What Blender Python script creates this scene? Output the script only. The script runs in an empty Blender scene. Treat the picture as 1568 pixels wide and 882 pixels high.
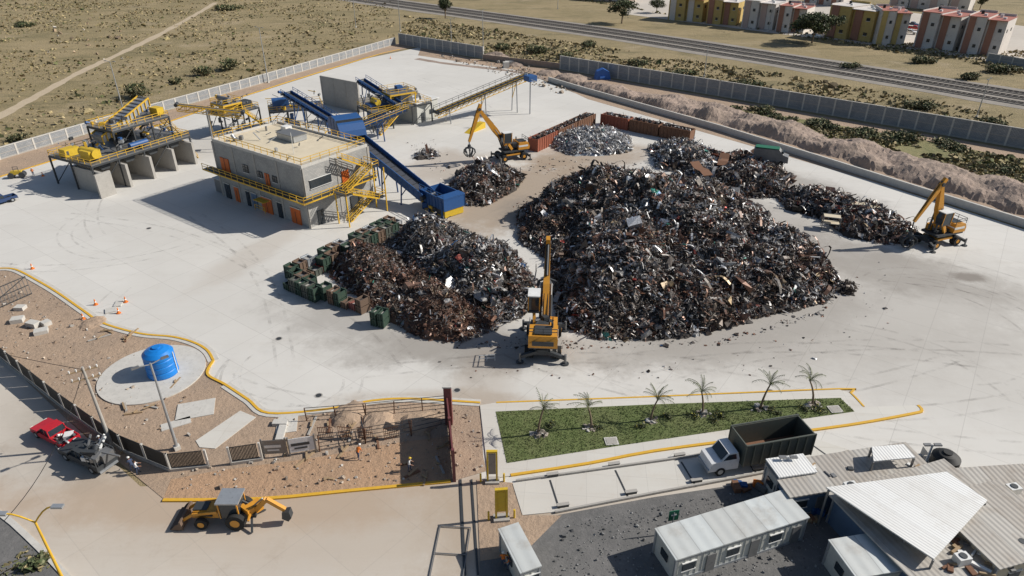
import bpy, math, random
import numpy as np
from mathutils import Vector, Matrix
random.seed(7); np.random.seed(7)
R=random.uniform
# ---------- survey helper: converts measurements on the aerial photo into ground metres ----------
CH=50.0; TH=math.radians(29.4); F=1046.0; ST=math.sin(TH); CT=math.cos(TH)
def G(u,v,z=0.0):
    a=(u-784)/F; b=(v-441)/F; t=(CH-z)/(ST+b*CT)
    return (a*t, t*(CT-b*ST))
def G3(u,v,z=0.0): x,y=G(u,v,z); return (x,y,z)
def ANG(u1,v1,u2,v2):
    a=G(u1,v1); b=G(u2,v2); return math.atan2(b[1]-a[1],b[0]-a[0])
def DIST(u1,v1,u2,v2):
    a=G(u1,v1); b=G(u2,v2); return math.hypot(b[1]-a[1],b[0]-a[0])
# ---------- materials ----------
class NT:
    def __init__(s,name,rough=.85,metal=0):
        m=bpy.data.materials.new(name); m.use_nodes=True; s.m=m; s.t=m.node_tree
        s.b=s.t.nodes['Principled BSDF']; s.b.inputs['Roughness'].default_value=rough; s.b.inputs['Metallic'].default_value=metal
        g=s.t.nodes.new('ShaderNodeNewGeometry'); s.pos=g.outputs['Position']
        c=s.t.nodes.new('ShaderNodeTexCoord'); s.obj=c.outputs['Object']
    def L(s,a,b): s.t.links.new(a,b)
    def noise(s,sc,vec=None,det=5,ro=.6):
        n=s.t.nodes.new('ShaderNodeTexNoise'); n.inputs['Scale'].default_value=sc; n.inputs['Detail'].default_value=det; n.inputs['Roughness'].default_value=ro
        s.L(vec or s.pos,n.inputs['Vector']); return n.outputs['Fac']
    def rng(s,f,a,b,c=0,d=1):
        n=s.t.nodes.new('ShaderNodeMapRange'); n.interpolation_type='SMOOTHSTEP'; n.clamp=True
        for i,x in zip(('From Min','From Max','To Min','To Max'),(a,b,c,d)): n.inputs[i].default_value=x
        s.L(f,n.inputs['Value']); return n.outputs['Result']
    def mix(s,f,a,b,mode='MIX'):
        n=s.t.nodes.new('ShaderNodeMix'); n.data_type='RGBA'; n.blend_type=mode
        for k,x in ((0,f),(6,a),(7,b)):
            if isinstance(x,(int,float)): n.inputs[k].default_value=x
            elif isinstance(x,tuple): n.inputs[k].default_value=(x[0],x[1],x[2],1)
            else: s.L(x,n.inputs[k])
        return n.outputs[2]
    def math(s,op,a,b=None,c=None):
        n=s.t.nodes.new('ShaderNodeMath'); n.operation=op
        for k,x in enumerate((a,b,c)):
            if x is None: continue
            if isinstance(x,(int,float)): n.inputs[k].default_value=x
            else: s.L(x,n.inputs[k])
        return n.outputs[0]
    def bump(s,f,st=.5,d=.1):
        n=s.t.nodes.new('ShaderNodeBump'); n.inputs['Strength'].default_value=st; n.inputs['Distance'].default_value=d
        s.L(f,n.inputs['Height']); s.L(n.outputs[0],s.b.inputs['Normal'])
    def out(s,c): s.L(c,s.b.inputs['Base Color']); return s.m
def mat(name,c,rough=.7,metal=0,var=.18,sc=1.2,dirt=None,bump=0):
    n=NT(name,rough,metal)
    a=tuple(x*(1-var) for x in c); b=tuple(min(1,x*(1+var)) for x in c)
    col=n.mix(n.noise(sc,n.obj),a,b)
    d=dirt if dirt else tuple(x*.45 for x in c)
    col=n.mix(n.rng(n.noise(sc*2.7,n.obj,8,.7),.52,.75,0,.6),col,d)
    if bump: n.bump(n.noise(sc*5,n.obj),.6,bump)
    return n.out(col)
def brickmat(name,c,c2,mortar,bw=.4,bh=.2,ms=.02):
    n=NT(name,.9); sp=n.t.nodes.new('ShaderNodeSeparateXYZ'); n.L(n.obj,sp.inputs[0])
    cb=n.t.nodes.new('ShaderNodeCombineXYZ'); n.L(n.math('ADD',sp.outputs[0],sp.outputs[1]),cb.inputs[0]); n.L(sp.outputs[2],cb.inputs[1])
    k=n.t.nodes.new('ShaderNodeTexBrick'); n.L(cb.outputs[0],k.inputs['Vector'])
    k.inputs['Color1'].default_value=(*c,1); k.inputs['Color2'].default_value=(*c2,1); k.inputs['Mortar'].default_value=(*mortar,1)
    k.inputs['Scale'].default_value=1; k.inputs['Brick Width'].default_value=bw; k.inputs['Row Height'].default_value=bh; k.inputs['Mortar Size'].default_value=ms
    col=n.mix(n.rng(n.noise(.35,n.obj),.4,.7,0,.35),k.outputs[0],tuple(x*.55 for x in c))
    return n.out(col)
def attrmat(name,rough=.6,metal=0,sc=4,lo=.65,hi=1.2):
    n=NT(name,rough,metal); a=n.t.nodes.new('ShaderNodeAttribute'); a.attribute_name='Col'
    f=n.rng(n.noise(sc,n.obj),.3,.7,lo,hi)
    cb=n.t.nodes.new('ShaderNodeCombineXYZ')
    for i in range(3): n.L(f,cb.inputs[i])
    return n.out(n.mix(1.0,a.outputs['Color'],cb.outputs[0],'MULTIPLY'))
def corrmat(name,c,c2,period=.3,axis=0,rough=.5,st=.25,seamf=.3):
    n=NT(name,rough,.1); sp=n.t.nodes.new('ShaderNodeSeparateXYZ'); n.L(n.obj,sp.inputs[0])
    w=n.math('SINE',n.math('MULTIPLY',sp.outputs[axis],2*math.pi/period))
    n.bump(w,st,.04)
    fr=n.math('FRACT',n.math('MULTIPLY',sp.outputs[axis],.45))
    seam=n.rng(fr,.0,.06,1,0)
    col=n.mix(n.rng(n.noise(.5,n.obj,6,.7),.45,.72,0,.7),c,c2)
    wv=n.t.nodes.new('ShaderNodeTexWhiteNoise');wv.noise_dimensions='1D';n.L(n.math('FLOOR',n.math('MULTIPLY',sp.outputs[axis],.45)),wv.inputs['W'])
    col=n.mix(n.math('MULTIPLY',wv.outputs['Value'],.45),col,c2)
    col=n.mix(n.math('MULTIPLY',seam,seamf),col,tuple(x*.4 for x in c2))
    return n.out(col)
M={}
def mk(k,*a,**kw): M[k]=mat(k,*a,**kw)
mk('concrete_wall',(.38,.36,.33),.9,bump=.02); mk('concrete_light',(.54,.52,.48),.9); mk('kerb',(.52,.50,.46),.9)
mk('yellow_kerb',(.66,.38,.03),.7,sc=2,dirt=(.42,.35,.22)); mk('yellow',(.62,.42,.03),.5,sc=2,dirt=(.25,.2,.1)); mk('rail_yellow',(.66,.40,.03),.5,dirt=(.3,.22,.1))
mk('machine_orange',(.62,.28,.03),.45,sc=1.5,dirt=(.25,.15,.07)); mk('door_orange',(.6,.13,.02),.5)
mk('blue',(.02,.085,.25),.5,sc=2,dirt=(.05,.07,.11)); mk('tank_blue',(.01,.20,.62),.4,var=.08); mk('steel_dark',(.06,.065,.07),.55,.3); mk('steel',(.24,.24,.24),.5,.5)
mk('rubber',(.02,.02,.02),.9); mk('black',(.015,.015,.015),.6); mk('glass',(.03,.04,.05),.1); mk('belt',(.05,.055,.07),.9)
mk('white',(.72,.72,.70),.5,dirt=(.5,.45,.38)); mk('cream',(.62,.54,.40),.9,sc=.4,dirt=(.45,.38,.28)); mk('galv',(.42,.44,.46),.4,.5); mk('rail_steel',(.11,.09,.075),.6,.3); mk('sleeper',(.27,.245,.22),.9)
mk('container_red',(.30,.09,.05),.7,sc=1.5,dirt=(.15,.08,.06)); mk('green_bin',(.03,.06,.042),.7,sc=2,dirt=(.16,.13,.09)); mk('brown_bin',(.15,.10,.07),.8,sc=2); mk('rust',(.19,.095,.055),.9,sc=2)
mk('car_red',(.50,.02,.03),.3,var=.05); mk('car_white',(.75,.75,.75),.3,var=.05); mk('dark_green',(.075,.085,.072),.6,sc=1.5,dirt=(.17,.12,.08)); mk('car_blue',(.03,.06,.15),.3)
mk('trunk',(.20,.15,.10),.95); mk('wood',(.35,.25,.15),.9); mk('rock',(.36,.34,.31),.95); mk('pink',(.28,.10,.08),.7); mk('sign_green',(.02,.15,.08),.5)
mk('skin',(.35,.18,.11),.6); mk('hair',(.02,.015,.01),.8); mk('shirt_white',(.7,.7,.7),.9); mk('shirt_orange',(.75,.2,.03),.9); mk('jeans',(.05,.07,.13),.9)
mk('hazard_red',(.5,.05,.03),.5); mk('roof_red',(.36,.13,.10),.9,sc=.4,dirt=(.3,.2,.16)); mk('house_yellow',(.52,.38,.14),.9,sc=.3); mk('house_white',(.62,.58,.54),.9,sc=.3); mk('house_red',(.34,.17,.12),.9,sc=.3); mk('house_pink',(.48,.36,.32),.9,sc=.3)
mk('blue_tarp',(.03,.12,.4),.6); mk('office_wall',(.50,.50,.46),.6); mk('office_blue',(.10,.16,.25),.6); mk('gate_red',(.16,.05,.05),.6)
M['block']=brickmat('concrete_block',(.34,.34,.33),(.42,.41,.39),(.24,.23,.22),.5,.25,.02)
M['block_wall']=brickmat('block_panel',(.27,.29,.31),(.35,.36,.37),(.17,.17,.17),.6,.3,.03)
M['corr_white']=corrmat('corrugated_white',(.80,.80,.78),(.68,.66,.62)); M['corr_grey']=corrmat('corrugated_grey',(.44,.42,.385),(.30,.255,.21),.5,0,.6,.3,.5)
M['corr_cont']=corrmat('corrugated_container',(.62,.65,.64),(.44,.42,.38),1.1,0,.5,.2,.5)
M['scrap']=attrmat('scrap_metal',.45,.3,5,.6,1.3); M['leaf']=attrmat('foliage',.8,0,1.5); M['dry']=attrmat('dry_vegetation',.9,0,1)
# ---------- mesh builder ----------
class MB:
    def __init__(s): s.v=[];s.f=[];s.mi=[];s.sm=[];s.mats=[]
    def add(s,vs,fs,m,sm=False):
        b=len(s.v); s.v+= [tuple(x) for x in vs]; k=M[m]
        if k not in s.mats: s.mats.append(k)
        i=s.mats.index(k)
        for f in fs: s.f.append(tuple(b+j for j in f)); s.mi.append(i); s.sm.append(sm)
    def box(s,c,d,m,rz=0,ry=0):
        Rm=Matrix.Rotation(rz,3,'Z')@Matrix.Rotation(ry,3,'Y'); C=Vector(c)
        vs=[C+Rm@Vector((x*d[0]/2,y*d[1]/2,z*d[2]/2)) for x in(-1,1) for y in(-1,1) for z in(-1,1)]
        s.add(vs,[(0,1,3,2),(4,6,7,5),(0,4,5,1),(2,3,7,6),(0,2,6,4),(1,5,7,3)],m)
    def beam(s,a,b,w,h,m,w2=None,h2=None):
        a=Vector(a);b=Vector(b);d=(b-a)
        if d.length<1e-4:return
        d.normalize(); up=Vector((0,0,1))
        if abs(d.z)>.98: up=Vector((1,0,0))
        sx=d.cross(up).normalized(); uz=sx.cross(d); w2=w2 or w; h2=h2 or h
        vs=[a+sx*w/2*i+uz*h/2*j for i,j in((-1,-1),(1,-1),(1,1),(-1,1))]+[b+sx*w2/2*i+uz*h2/2*j for i,j in((-1,-1),(1,-1),(1,1),(-1,1))]
        s.add(vs,[(3,2,1,0),(4,5,6,7),(0,1,5,4),(1,2,6,5),(2,3,7,6),(3,0,4,7)],m)
    def cyl(s,a,b,r,m,r2=None,n=14):
        a=Vector(a);b=Vector(b);d=(b-a).normalized(); up=Vector((0,0,1)) if abs(d.z)<.9 else Vector((1,0,0))
        x=d.cross(up).normalized(); y=x.cross(d); r2=r if r2 is None else r2
        vs=[];
        for p,q in((a,r),(b,r2)): vs+=[p+x*q*math.cos(i*2*math.pi/n)+y*q*math.sin(i*2*math.pi/n) for i in range(n)]
        s.add(vs,[(i,(i+1)%n,n+(i+1)%n,n+i) for i in range(n)],m,True)
        s.add(vs,[tuple(range(n))[::-1],tuple(range(n,2*n))],m)
    def prism(s,pts,z0,z1,m):
        n=len(pts); vs=[(p[0],p[1],z0) for p in pts]+[(p[0],p[1],z1) for p in pts]
        s.add(vs,[tuple(range(n,2*n))]+[(i,(i+1)%n,n+(i+1)%n,n+i) for i in range(n)],m)
    def prof(s,pts,y0,y1,m):
        n=len(pts); vs=[(p[0],y0,p[1]) for p in pts]+[(p[0],y1,p[1]) for p in pts]
        s.add(vs,[tuple(range(n))[::-1],tuple(range(n,2*n))]+[(i,(i+1)%n,n+(i+1)%n,n+i) for i in range(n)],m)
    def rail(s,path,m='rail_yellow',h=1.1,t=.08,step=1.8):
        for a,b in zip(path[:-1],path[1:]):
            a=Vector(a);b=Vector(b);L=(b-a).length;n=max(1,int(L/step))
            for i in range(n+1): p=a.lerp(b,i/n); s.beam(p,p+Vector((0,0,h)),t,t,m)
            for k in(.55,1): s.beam(a+Vector((0,0,h*k)),b+Vector((0,0,h*k)),t,t,m)
    def clutter(s,x0,x1,y0,y1,z0,z1,n,mats=('steel_dark','steel','galv','blue','rail_yellow')):
        for i in range(n):
            m=random.choice(mats);x=R(x0,x1);y=R(y0,y1);z=R(z0,z1);k=random.random()
            if k<.4: s.beam((x,y,z),(x+R(-2,2),y+R(-1.5,1.5),z+R(-1,1.2)),.14,.14,m)
            elif k<.75: s.box((x,y,z),(R(.3,1.3),R(.3,1.1),R(.3,1.1)),m,R(0,1.5))
            else: s.cyl((x,y,z),(x+R(-1,1),y+R(-.5,.5),z+R(0,.8)),R(.12,.35),m,None,8)
    def build(s,name,parent=None):
        me=bpy.data.meshes.new(name); me.from_pydata(s.v,[],s.f)
        for k in s.mats: me.materials.append(k)
        me.polygons.foreach_set('material_index',s.mi); me.polygons.foreach_set('use_smooth',s.sm); me.update()
        o=bpy.data.objects.new(name,me); bpy.context.collection.objects.link(o)
        if parent: o.parent=parent
        return o
class Obj:
    def __init__(s,name,xy=(0,0),rz=0,z=0,sc=1): s.n=name;s.xy=xy;s.rz=rz;s.z=z;s.sc=sc;s.parts={}
    def p(s,k='body'):
        if k not in s.parts: s.parts[k]=MB()
        return s.parts[k]
    def done(s):
        if len(s.parts)==1: o=list(s.parts.values())[0].build(s.n)
        else:
            o=bpy.data.objects.new(s.n,None); bpy.context.collection.objects.link(o)
            for k,m in s.parts.items(): m.build(k,o)
        o.location=(s.xy[0],s.xy[1],s.z); o.rotation_euler=(0,0,s.rz); o.scale=(s.sc,)*3; s.o=o
        return o
# ---------- numpy scatter ----------
def vnoise(x,y,sc,seed=0):
    x=np.asarray(x)*sc+seed*17.3; y=np.asarray(y)*sc+seed*9.1
    xi=np.floor(x);yi=np.floor(y);fx=x-xi;fy=y-yi;fx=fx*fx*(3-2*fx);fy=fy*fy*(3-2*fy)
    h=lambda a,b:(np.sin(a*127.1+b*311.7+seed)*43758.5453)%1
    return (h(xi,yi)*(1-fx)+h(xi+1,yi)*fx)*(1-fy)+(h(xi,yi+1)*(1-fx)+h(xi+1,yi+1)*fx)*fy
def pdist(P,poly):
    P=np.asarray(P);d=np.full(len(P),1e9);ins=np.zeros(len(P),bool);n=len(poly)
    for i in range(n):
        a=np.array(poly[i]);b=np.array(poly[(i+1)%n]);ab=b-a
        t=np.clip(((P-a)@ab)/(ab@ab+1e-12),0,1);d=np.minimum(d,np.linalg.norm(P-(a+t[:,None]*ab),axis=1))
        c=((a[1]>P[:,1])!=(b[1]>P[:,1]))
        with np.errstate(all='ignore'): c&=P[:,0]<(b[0]-a[0])*(P[:,1]-a[1])/(b[1]-a[1]+1e-12)+a[0]
        ins^=c
    return np.where(ins,d,-d)
def rnd_in(poly,n,margin=0):
    p=np.array(poly);lo=p.min(0);hi=p.max(0);out=np.zeros((0,2))
    while len(out)<n:
        q=np.random.rand(n*2+10,2)*(hi-lo)+lo; out=np.vstack([out,q[pdist(q,poly)>margin]])
    return out[:n]
def grid(k,l,f):
    V=[f(i/(k-1)-.5,j/(l-1)-.5) for i in range(k) for j in range(l)]
    return np.array(V,float),np.array([(i*l+j,(i+1)*l+j,(i+1)*l+j+1,i*l+j+1) for i in range(k-1) for j in range(l-1)])
bx=(np.array([(x,y,z) for x in(-.5,.5) for y in(-.5,.5) for z in(-.5,.5)],float),np.array([(0,1,3,2),(4,6,7,5),(0,4,5,1),(2,3,7,6),(0,2,6,4),(1,5,7,3)]))
def jit(T,a): return (T[0]+np.random.randn(*T[0].shape)*a,T[1])
plates=[jit(grid(3,3,lambda a,b:(a,b*.8,0)),.16) for _ in range(6)]
strips=[grid(6,2,lambda a,b,c=c:(a*1.4,b*.22,c*math.cos(a*3))) for c in(.2,.5,.9)]
def twist(seed):
    rs=np.random.RandomState(seed);p=np.zeros(3);d=np.array([1.,0,0]);V=[]
    for i in range(7):
        s=np.cross(d,rs.randn(3));s/=np.linalg.norm(s)+1e-9;V+= [p+s*.05,p-s*.05];p=p+d*.32;d=d+rs.randn(3)*.55;d/=np.linalg.norm(d)
    V=np.array(V);V-=V.mean(0);return V,np.array([(2*i,2*i+1,2*i+3,2*i+2) for i in range(6)])
twists=[twist(i) for i in range(8)]
boxes=[jit((bx[0]*np.array([1,.8,.45]),bx[1]),.13) for _ in range(4)]
bars=[(bx[0]*np.array([2.6,.08,.08]),bx[1]),(bx[0]*np.array([2,.14,.05]),bx[1])]
ringT=grid(9,2,lambda a,b:(.5*math.cos(a*2*math.pi),.5*math.sin(a*2*math.pi),b*.3))
def scatter(name,T,pos,size,cols,m,tilt=1.0,parent=None):
    n=len(pos);w=np.random.randint(0,len(T),n);VV=[];FF=[];CC=[];off=0
    for k,(V,Fq) in enumerate(T):
        I=np.where(w==k)[0]
        if len(I)==0: continue
        a=np.random.rand(len(I))*6.283;t=np.random.randn(len(I))*tilt;b=np.random.rand(len(I))*6.283
        def rz(a): z=np.zeros((len(a),3,3));z[:,0,0]=np.cos(a);z[:,0,1]=-np.sin(a);z[:,1,0]=np.sin(a);z[:,1,1]=np.cos(a);z[:,2,2]=1;return z
        rx=np.zeros((len(I),3,3));rx[:,0,0]=1;rx[:,1,1]=np.cos(t);rx[:,1,2]=-np.sin(t);rx[:,2,1]=np.sin(t);rx[:,2,2]=np.cos(t)
        Rm=rz(a)@rx@rz(b)
        P=np.einsum('nij,nkj->nki',Rm,V[None]*size[I][:,None,:])+pos[I][:,None,:]
        VV.append(P.reshape(-1,3)); FF.append((Fq[None]+(np.arange(len(I))*len(V))[:,None,None]+off).reshape(-1,4))
        CC.append(np.repeat(cols[I],len(V),0)); off+=len(I)*len(V)
    V=np.vstack(VV);Fq=np.vstack(FF);C=np.vstack(CC)
    me=bpy.data.meshes.new(name); me.from_pydata(V.tolist(),[],Fq.tolist())
    ca=me.color_attributes.new('Col','FLOAT_COLOR','POINT'); ca.data.foreach_set('color',np.hstack([C,np.ones((len(C),1))]).astype(np.float32).ravel())
    me.materials.append(M[m]); o=bpy.data.objects.new(name,me); bpy.context.collection.objects.link(o)
    if parent: o.parent=parent
    return o
def pal(n,cols,wts,var=.25):
    w=np.array((list(wts)+[1]*len(cols))[:len(cols)],float);w/=w.sum();c=np.array(cols)[np.random.choice(len(cols),n,p=w)]
    return np.clip(c*(1+(np.random.rand(n,1)-.5)*2*var),0,1)
def heapf(px,hmax,slope,seed=1,amp=.5,ns=.12,world=False,peaks=()):
    poly=px if world else [G(*p) for p in px]
    pk=[(*G(u,v),dh,r) for u,v,dh,r in peaks]
    def f(P):
        d=pdist(P,poly)+(vnoise(P[:,0],P[:,1],.25,seed)-.5)*2.2+(vnoise(P[:,0],P[:,1],.7,seed+1)-.5)*.9-.2
        dd=np.maximum(d,0)
        h=hmax*(1-np.exp(-dd*slope/hmax))*(1-amp/2+amp*vnoise(P[:,0],P[:,1],ns,seed))+np.minimum(dd*.6,1)*((vnoise(P[:,0],P[:,1],.38,seed+3)-.5)*hmax*.26+(vnoise(P[:,0],P[:,1],.9,seed+5)-.5)*hmax*.14)
        for x,y,dh,r in pk: h=h+np.minimum(dd*.3,1)*dh*np.exp(-((P[:,0]-x)**2+(P[:,1]-y)**2)/(r*r))
        return np.where(d>0,np.maximum(h,.02),-.15)
    return poly,f
def heapmesh(name,poly,f,m,res=.6,parent=None,zj=.1):
    p=np.array(poly);lo=p.min(0)-2;hi=p.max(0)+2
    nx=int((hi[0]-lo[0])/res)+2;ny=int((hi[1]-lo[1])/res)+2
    X,Y=np.meshgrid(lo[0]+np.arange(nx)*res,lo[1]+np.arange(ny)*res,indexing='ij')
    P=np.stack([X.ravel(),Y.ravel()],1)+np.random.randn(nx*ny,2)*res*.18; z=f(P)+(np.random.rand(nx*ny)-.5)*zj
    idx=np.arange(nx*ny).reshape(nx,ny);q=np.stack([idx[:-1,:-1],idx[1:,:-1],idx[1:,1:],idx[:-1,1:]],-1).reshape(-1,4)
    ok=(z[q]>0).any(1);q=q[ok];u,inv=np.unique(q,return_inverse=True);V=np.column_stack([P,z])[u]
    me=bpy.data.meshes.new(name);me.from_pydata(V.tolist(),[],inv.reshape(-1,4).tolist());me.materials.append(M[m])
    o=bpy.data.objects.new(name,me);bpy.context.collection.objects.link(o)
    if parent:o.parent=parent
    return o
SC=[(.03,.026,.023),(.085,.07,.062),(.16,.145,.135),(.30,.295,.29),(.52,.52,.53),(.20,.105,.07),(.135,.072,.052),(.78,.78,.78),(.35,.05,.04),(.05,.12,.26),(.05,.25,.2),(.42,.32,.2)]
W_MIX=[11,18,22,18,9,9,7,4,.5,.5,.35,1.2]; W_RUST=[7,12,6,3,1.2,30,36,.6,.3,0,0,.8]; W_BRN=[10,20,16,9,4,18,18,1.5,.4,.2,.1,2]; W_SILV=[1,4,10,28,38,1,1,20,.3,1.5,.6,.3]; W_DARK=[14,22,19,12,5,14,10,2,.5,.2,.2,1]; W_SLV2=[9,17,25,20,12,5,4,4.5,.6,.8,.4,.8]
def empty(name): o=bpy.data.objects.new(name,None);bpy.context.collection.objects.link(o);return o
def scrapheap(name,px,hmax,slope,dens,wts,seed,size=.4,amp=.5,base='scrap_base',ns=.12,big=.02,peaks=(),w2=None):
    poly,f=heapf(px,hmax,slope,seed,amp,ns,False,peaks);e=empty(name);w2=w2 or wts
    heapmesh('core',poly,f,base,.5,e,.3)
    def colr(P,k):
        m=(vnoise(P[:,0],P[:,1],.16,seed+7)*.6+vnoise(P[:,0],P[:,1],.5,seed+8)*.4+np.random.randn(k)*.07)[:,None]
        c=np.where(m>.54,pal(k,SC,w2,.4),pal(k,SC,wts,.4))
        t=np.clip((vnoise(P[:,0],P[:,1],.3,seed+12)-.45)*1.1,0,.4)[:,None]
        return c*(1-t)+np.array([[.20,.155,.12]])*t
    A=abs(sum(poly[i][0]*poly[(i+1)%len(poly)][1]-poly[(i+1)%len(poly)][0]*poly[i][1] for i in range(len(poly))))/2
    n=int(A*dens)+20;P=rnd_in(poly,n,-.2);z=np.maximum(f(P),0)
    s=size*np.exp(np.random.randn(n,1)*.5)*(np.random.rand(n,3)*.9+.5)
    pos=np.column_stack([P,z+np.random.rand(n)*.35])
    scatter('pieces',plates+strips*2+boxes[:2]+[ringT]+twists[:3],pos,s,colr(P,n),'scrap',.9,e)
    k=int(n*.6);P=rnd_in(poly,k,-.1);z=np.maximum(f(P),0)
    s=size*np.exp(np.random.randn(k,1)*.4)*np.array([[1.2,1.2,1.2]])
    scatter('bars_and_wire',bars+twists,np.column_stack([P,z+.05+np.random.rand(k)*.45]),s,colr(P,k),'scrap',.9,e)
    k=max(2,int(n*big));P=rnd_in(poly,k,.4);z=np.maximum(f(P),0)
    s=size*2.7*(np.random.rand(k,3)*.8+.4)
    scatter('large_sheets',plates+strips*2,np.column_stack([P,z+.3]),s,pal(k,SC,[3,8,14,16,9,9,5,4,.7,.5,.6,2]),'scrap',.5,e)
mk('scrap_base',(.05,.042,.037),.95,sc=2); mk('rust_base',(.12,.07,.05),.95,sc=2)
# ---------- ground materials ----------
n=NT('dry_field',.95)
st=n.t.nodes.new('ShaderNodeMapping');st.inputs['Scale'].default_value=(.5,1.4,1);st.inputs['Rotation'].default_value=(0,0,-.35);n.L(n.pos,st.inputs[0])
c=n.mix(n.rng(n.noise(.03),.35,.65),(.34,.265,.145),(.27,.215,.11))
c=n.mix(n.rng(n.noise(.07,st.outputs[0],8,.72),.48,.66,0,.8),c,(.15,.13,.06))
c=n.mix(n.rng(n.noise(.05,None,7,.65),.56,.70,0,.6),c,(.40,.32,.21))
c=n.mix(n.rng(n.noise(.6,st.outputs[0],8,.75),.45,.68,0,.5),c,(.14,.11,.055))
n.bump(n.noise(1.5,None,8,.7),1,.35); M['field']=n.out(c)
def concrete(name,base,alt,dustcol,blobs,joint=6.0,rot=-36,stain=.5,jl=.28):
    n=NT(name,.85)
    c=n.mix(n.rng(n.noise(.03,None,6,.65),.35,.65),base,alt)
    mp=n.t.nodes.new('ShaderNodeMapping');mp.inputs['Rotation'].default_value=(0,0,math.radians(-rot));n.L(n.pos,mp.inputs[0])
    sp=n.t.nodes.new('ShaderNodeSeparateXYZ');n.L(mp.outputs[0],sp.inputs[0])
    fx=n.math('FLOOR',n.math('DIVIDE',sp.outputs[0],joint));fy=n.math('FLOOR',n.math('DIVIDE',sp.outputs[1],joint))
    wn=n.t.nodes.new('ShaderNodeTexWhiteNoise');cb=n.t.nodes.new('ShaderNodeCombineXYZ');n.L(fx,cb.inputs[0]);n.L(fy,cb.inputs[1]);n.L(cb.outputs[0],wn.inputs['Vector'])
    c=n.mix(n.math('MULTIPLY',wn.outputs['Value'],.12),c,tuple(x*.6 for x in base))
    st=n.t.nodes.new('ShaderNodeMapping');st.inputs['Scale'].default_value=(.05,.6,1);st.inputs['Rotation'].default_value=(0,0,.25);n.L(n.pos,st.inputs[0])
    c=n.mix(n.rng(n.noise(1.0,st.outputs[0],7,.7),.48,.75,0,.35),c,dustcol)
    c=n.mix(n.rng(n.noise(.25,None,9,.75),.52,.72,0,stain),c,dustcol)
    c=n.mix(n.rng(n.noise(.9,None,9,.8),.62,.75,0,.4),c,tuple(x*.55 for x in dustcol))
    nz=n.noise(.12,None,7,.7)
    for (u,v,rx,ry,ro,col,s) in blobs:
        x,y=G(u,v);m2=n.t.nodes.new('ShaderNodeMapping');m2.vector_type='TEXTURE';m2.inputs['Location'].default_value=(x,y,0);m2.inputs['Rotation'].default_value=(0,0,math.radians(ro));m2.inputs['Scale'].default_value=(rx,ry,1);n.L(n.pos,m2.inputs[0])
        ln=n.t.nodes.new('ShaderNodeVectorMath');ln.operation='LENGTH';n.L(m2.outputs[0],ln.inputs[0])
        f=n.rng(n.math('ADD',ln.outputs['Value'],n.math('MULTIPLY',n.math('SUBTRACT',nz,.5),1.6)),1.15,.45,0,s)
        c=n.mix(f,c,col)
    for o_ in (0,1):
        fr=n.math('FRACT',n.math('DIVIDE',sp.outputs[o_],joint));ln=n.math('LESS_THAN',fr,.012)
        c=n.mix(n.math('MULTIPLY',ln,jl),c,(.2,.185,.17))
    n.bump(n.noise(4),.2,.02);return n.out(c)
BR=(.34,.26,.185);DU=(.42,.395,.36);DK=(.22,.195,.17)
blobs=[(780,300,34,11,60,BR,.85),(900,240,20,12,20,BR,.75),(1150,330,34,10,-50,DU,.9),(1320,470,40,18,10,DU,.7),(1330,400,22,9,-40,DK,.45),(1480,425,3,2,0,DK,.9),
 (1000,535,34,5,4,DU,.8),(700,535,24,4,0,DU,.7),(640,500,24,10,-20,DK,.5),(1150,500,26,6,20,DK,.4),(670,618,14,3,0,BR,.5),(740,600,5,8,0,BR,.3),(300,225,14,12,0,DU,.4),(250,320,25,5,0,DU,.2),
 (380,395,14,4,70,BR,.25),(690,255,12,14,0,BR,.5),(1450,560,40,12,0,DU,.35),(1180,270,26,8,-50,DK,.6),(830,340,8,14,20,DK,.6)]
M['yard']=concrete('yard_concrete',(.65,.63,.59),(.60,.58,.54),(.52,.49,.44),blobs,6.0,-36,.38,.25)
M['road']=concrete('road_concrete',(.57,.52,.455),(.51,.46,.40),(.41,.35,.285),[(350,760,28,5,0,(.42,.31,.22),.8),(760,800,8,8,0,(.38,.3,.22),.7),(120,660,14,8,-40,(.34,.3,.25),.5),(500,800,40,6,0,(.43,.35,.27),.4)],7.0,-40,.6,.12)
M['pale']=concrete('pavement_concrete',(.62,.60,.55),(.57,.54,.49),(.49,.43,.36),[],3.0,-5,.4)
def soil(name,a,b,d,sc=.12,bp=.3):
    n=NT(name,.95);c=n.mix(n.rng(n.noise(sc,None,7,.7),.35,.65),a,b);c=n.mix(n.rng(n.noise(sc*6,None,8,.75),.5,.7,0,.6),c,d);n.bump(n.noise(sc*14,None,8,.7),.9,bp);return n.out(c)
M['dirt']=soil('dirt_soil',(.42,.305,.215),(.35,.26,.19),(.25,.185,.135),.12,.2); M['dirt_red']=soil('red_soil',(.47,.30,.185),(.40,.265,.17),(.30,.20,.135),.12,.25)
M['mound']=soil('mound_soil',(.36,.275,.225),(.29,.225,.18),(.22,.17,.14)); M['gravel']=soil('grey_gravel',(.165,.16,.155),(.125,.123,.12),(.22,.21,.205),.2,.08)
M['ballast']=soil('rail_ballast',(.31,.28,.245),(.25,.225,.195),(.36,.31,.26),.2,.1); M['lawn']=soil('lawn_grass',(.11,.145,.045),(.14,.16,.06),(.075,.095,.03),.25,.1)
M['grassy']=soil('rough_grass',(.27,.235,.11),(.17,.17,.07),(.34,.27,.16),.1,.3); M['path']=soil('worn_path',(.50,.41,.29),(.46,.37,.26),(.40,.31,.21),.2,.08)
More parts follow.
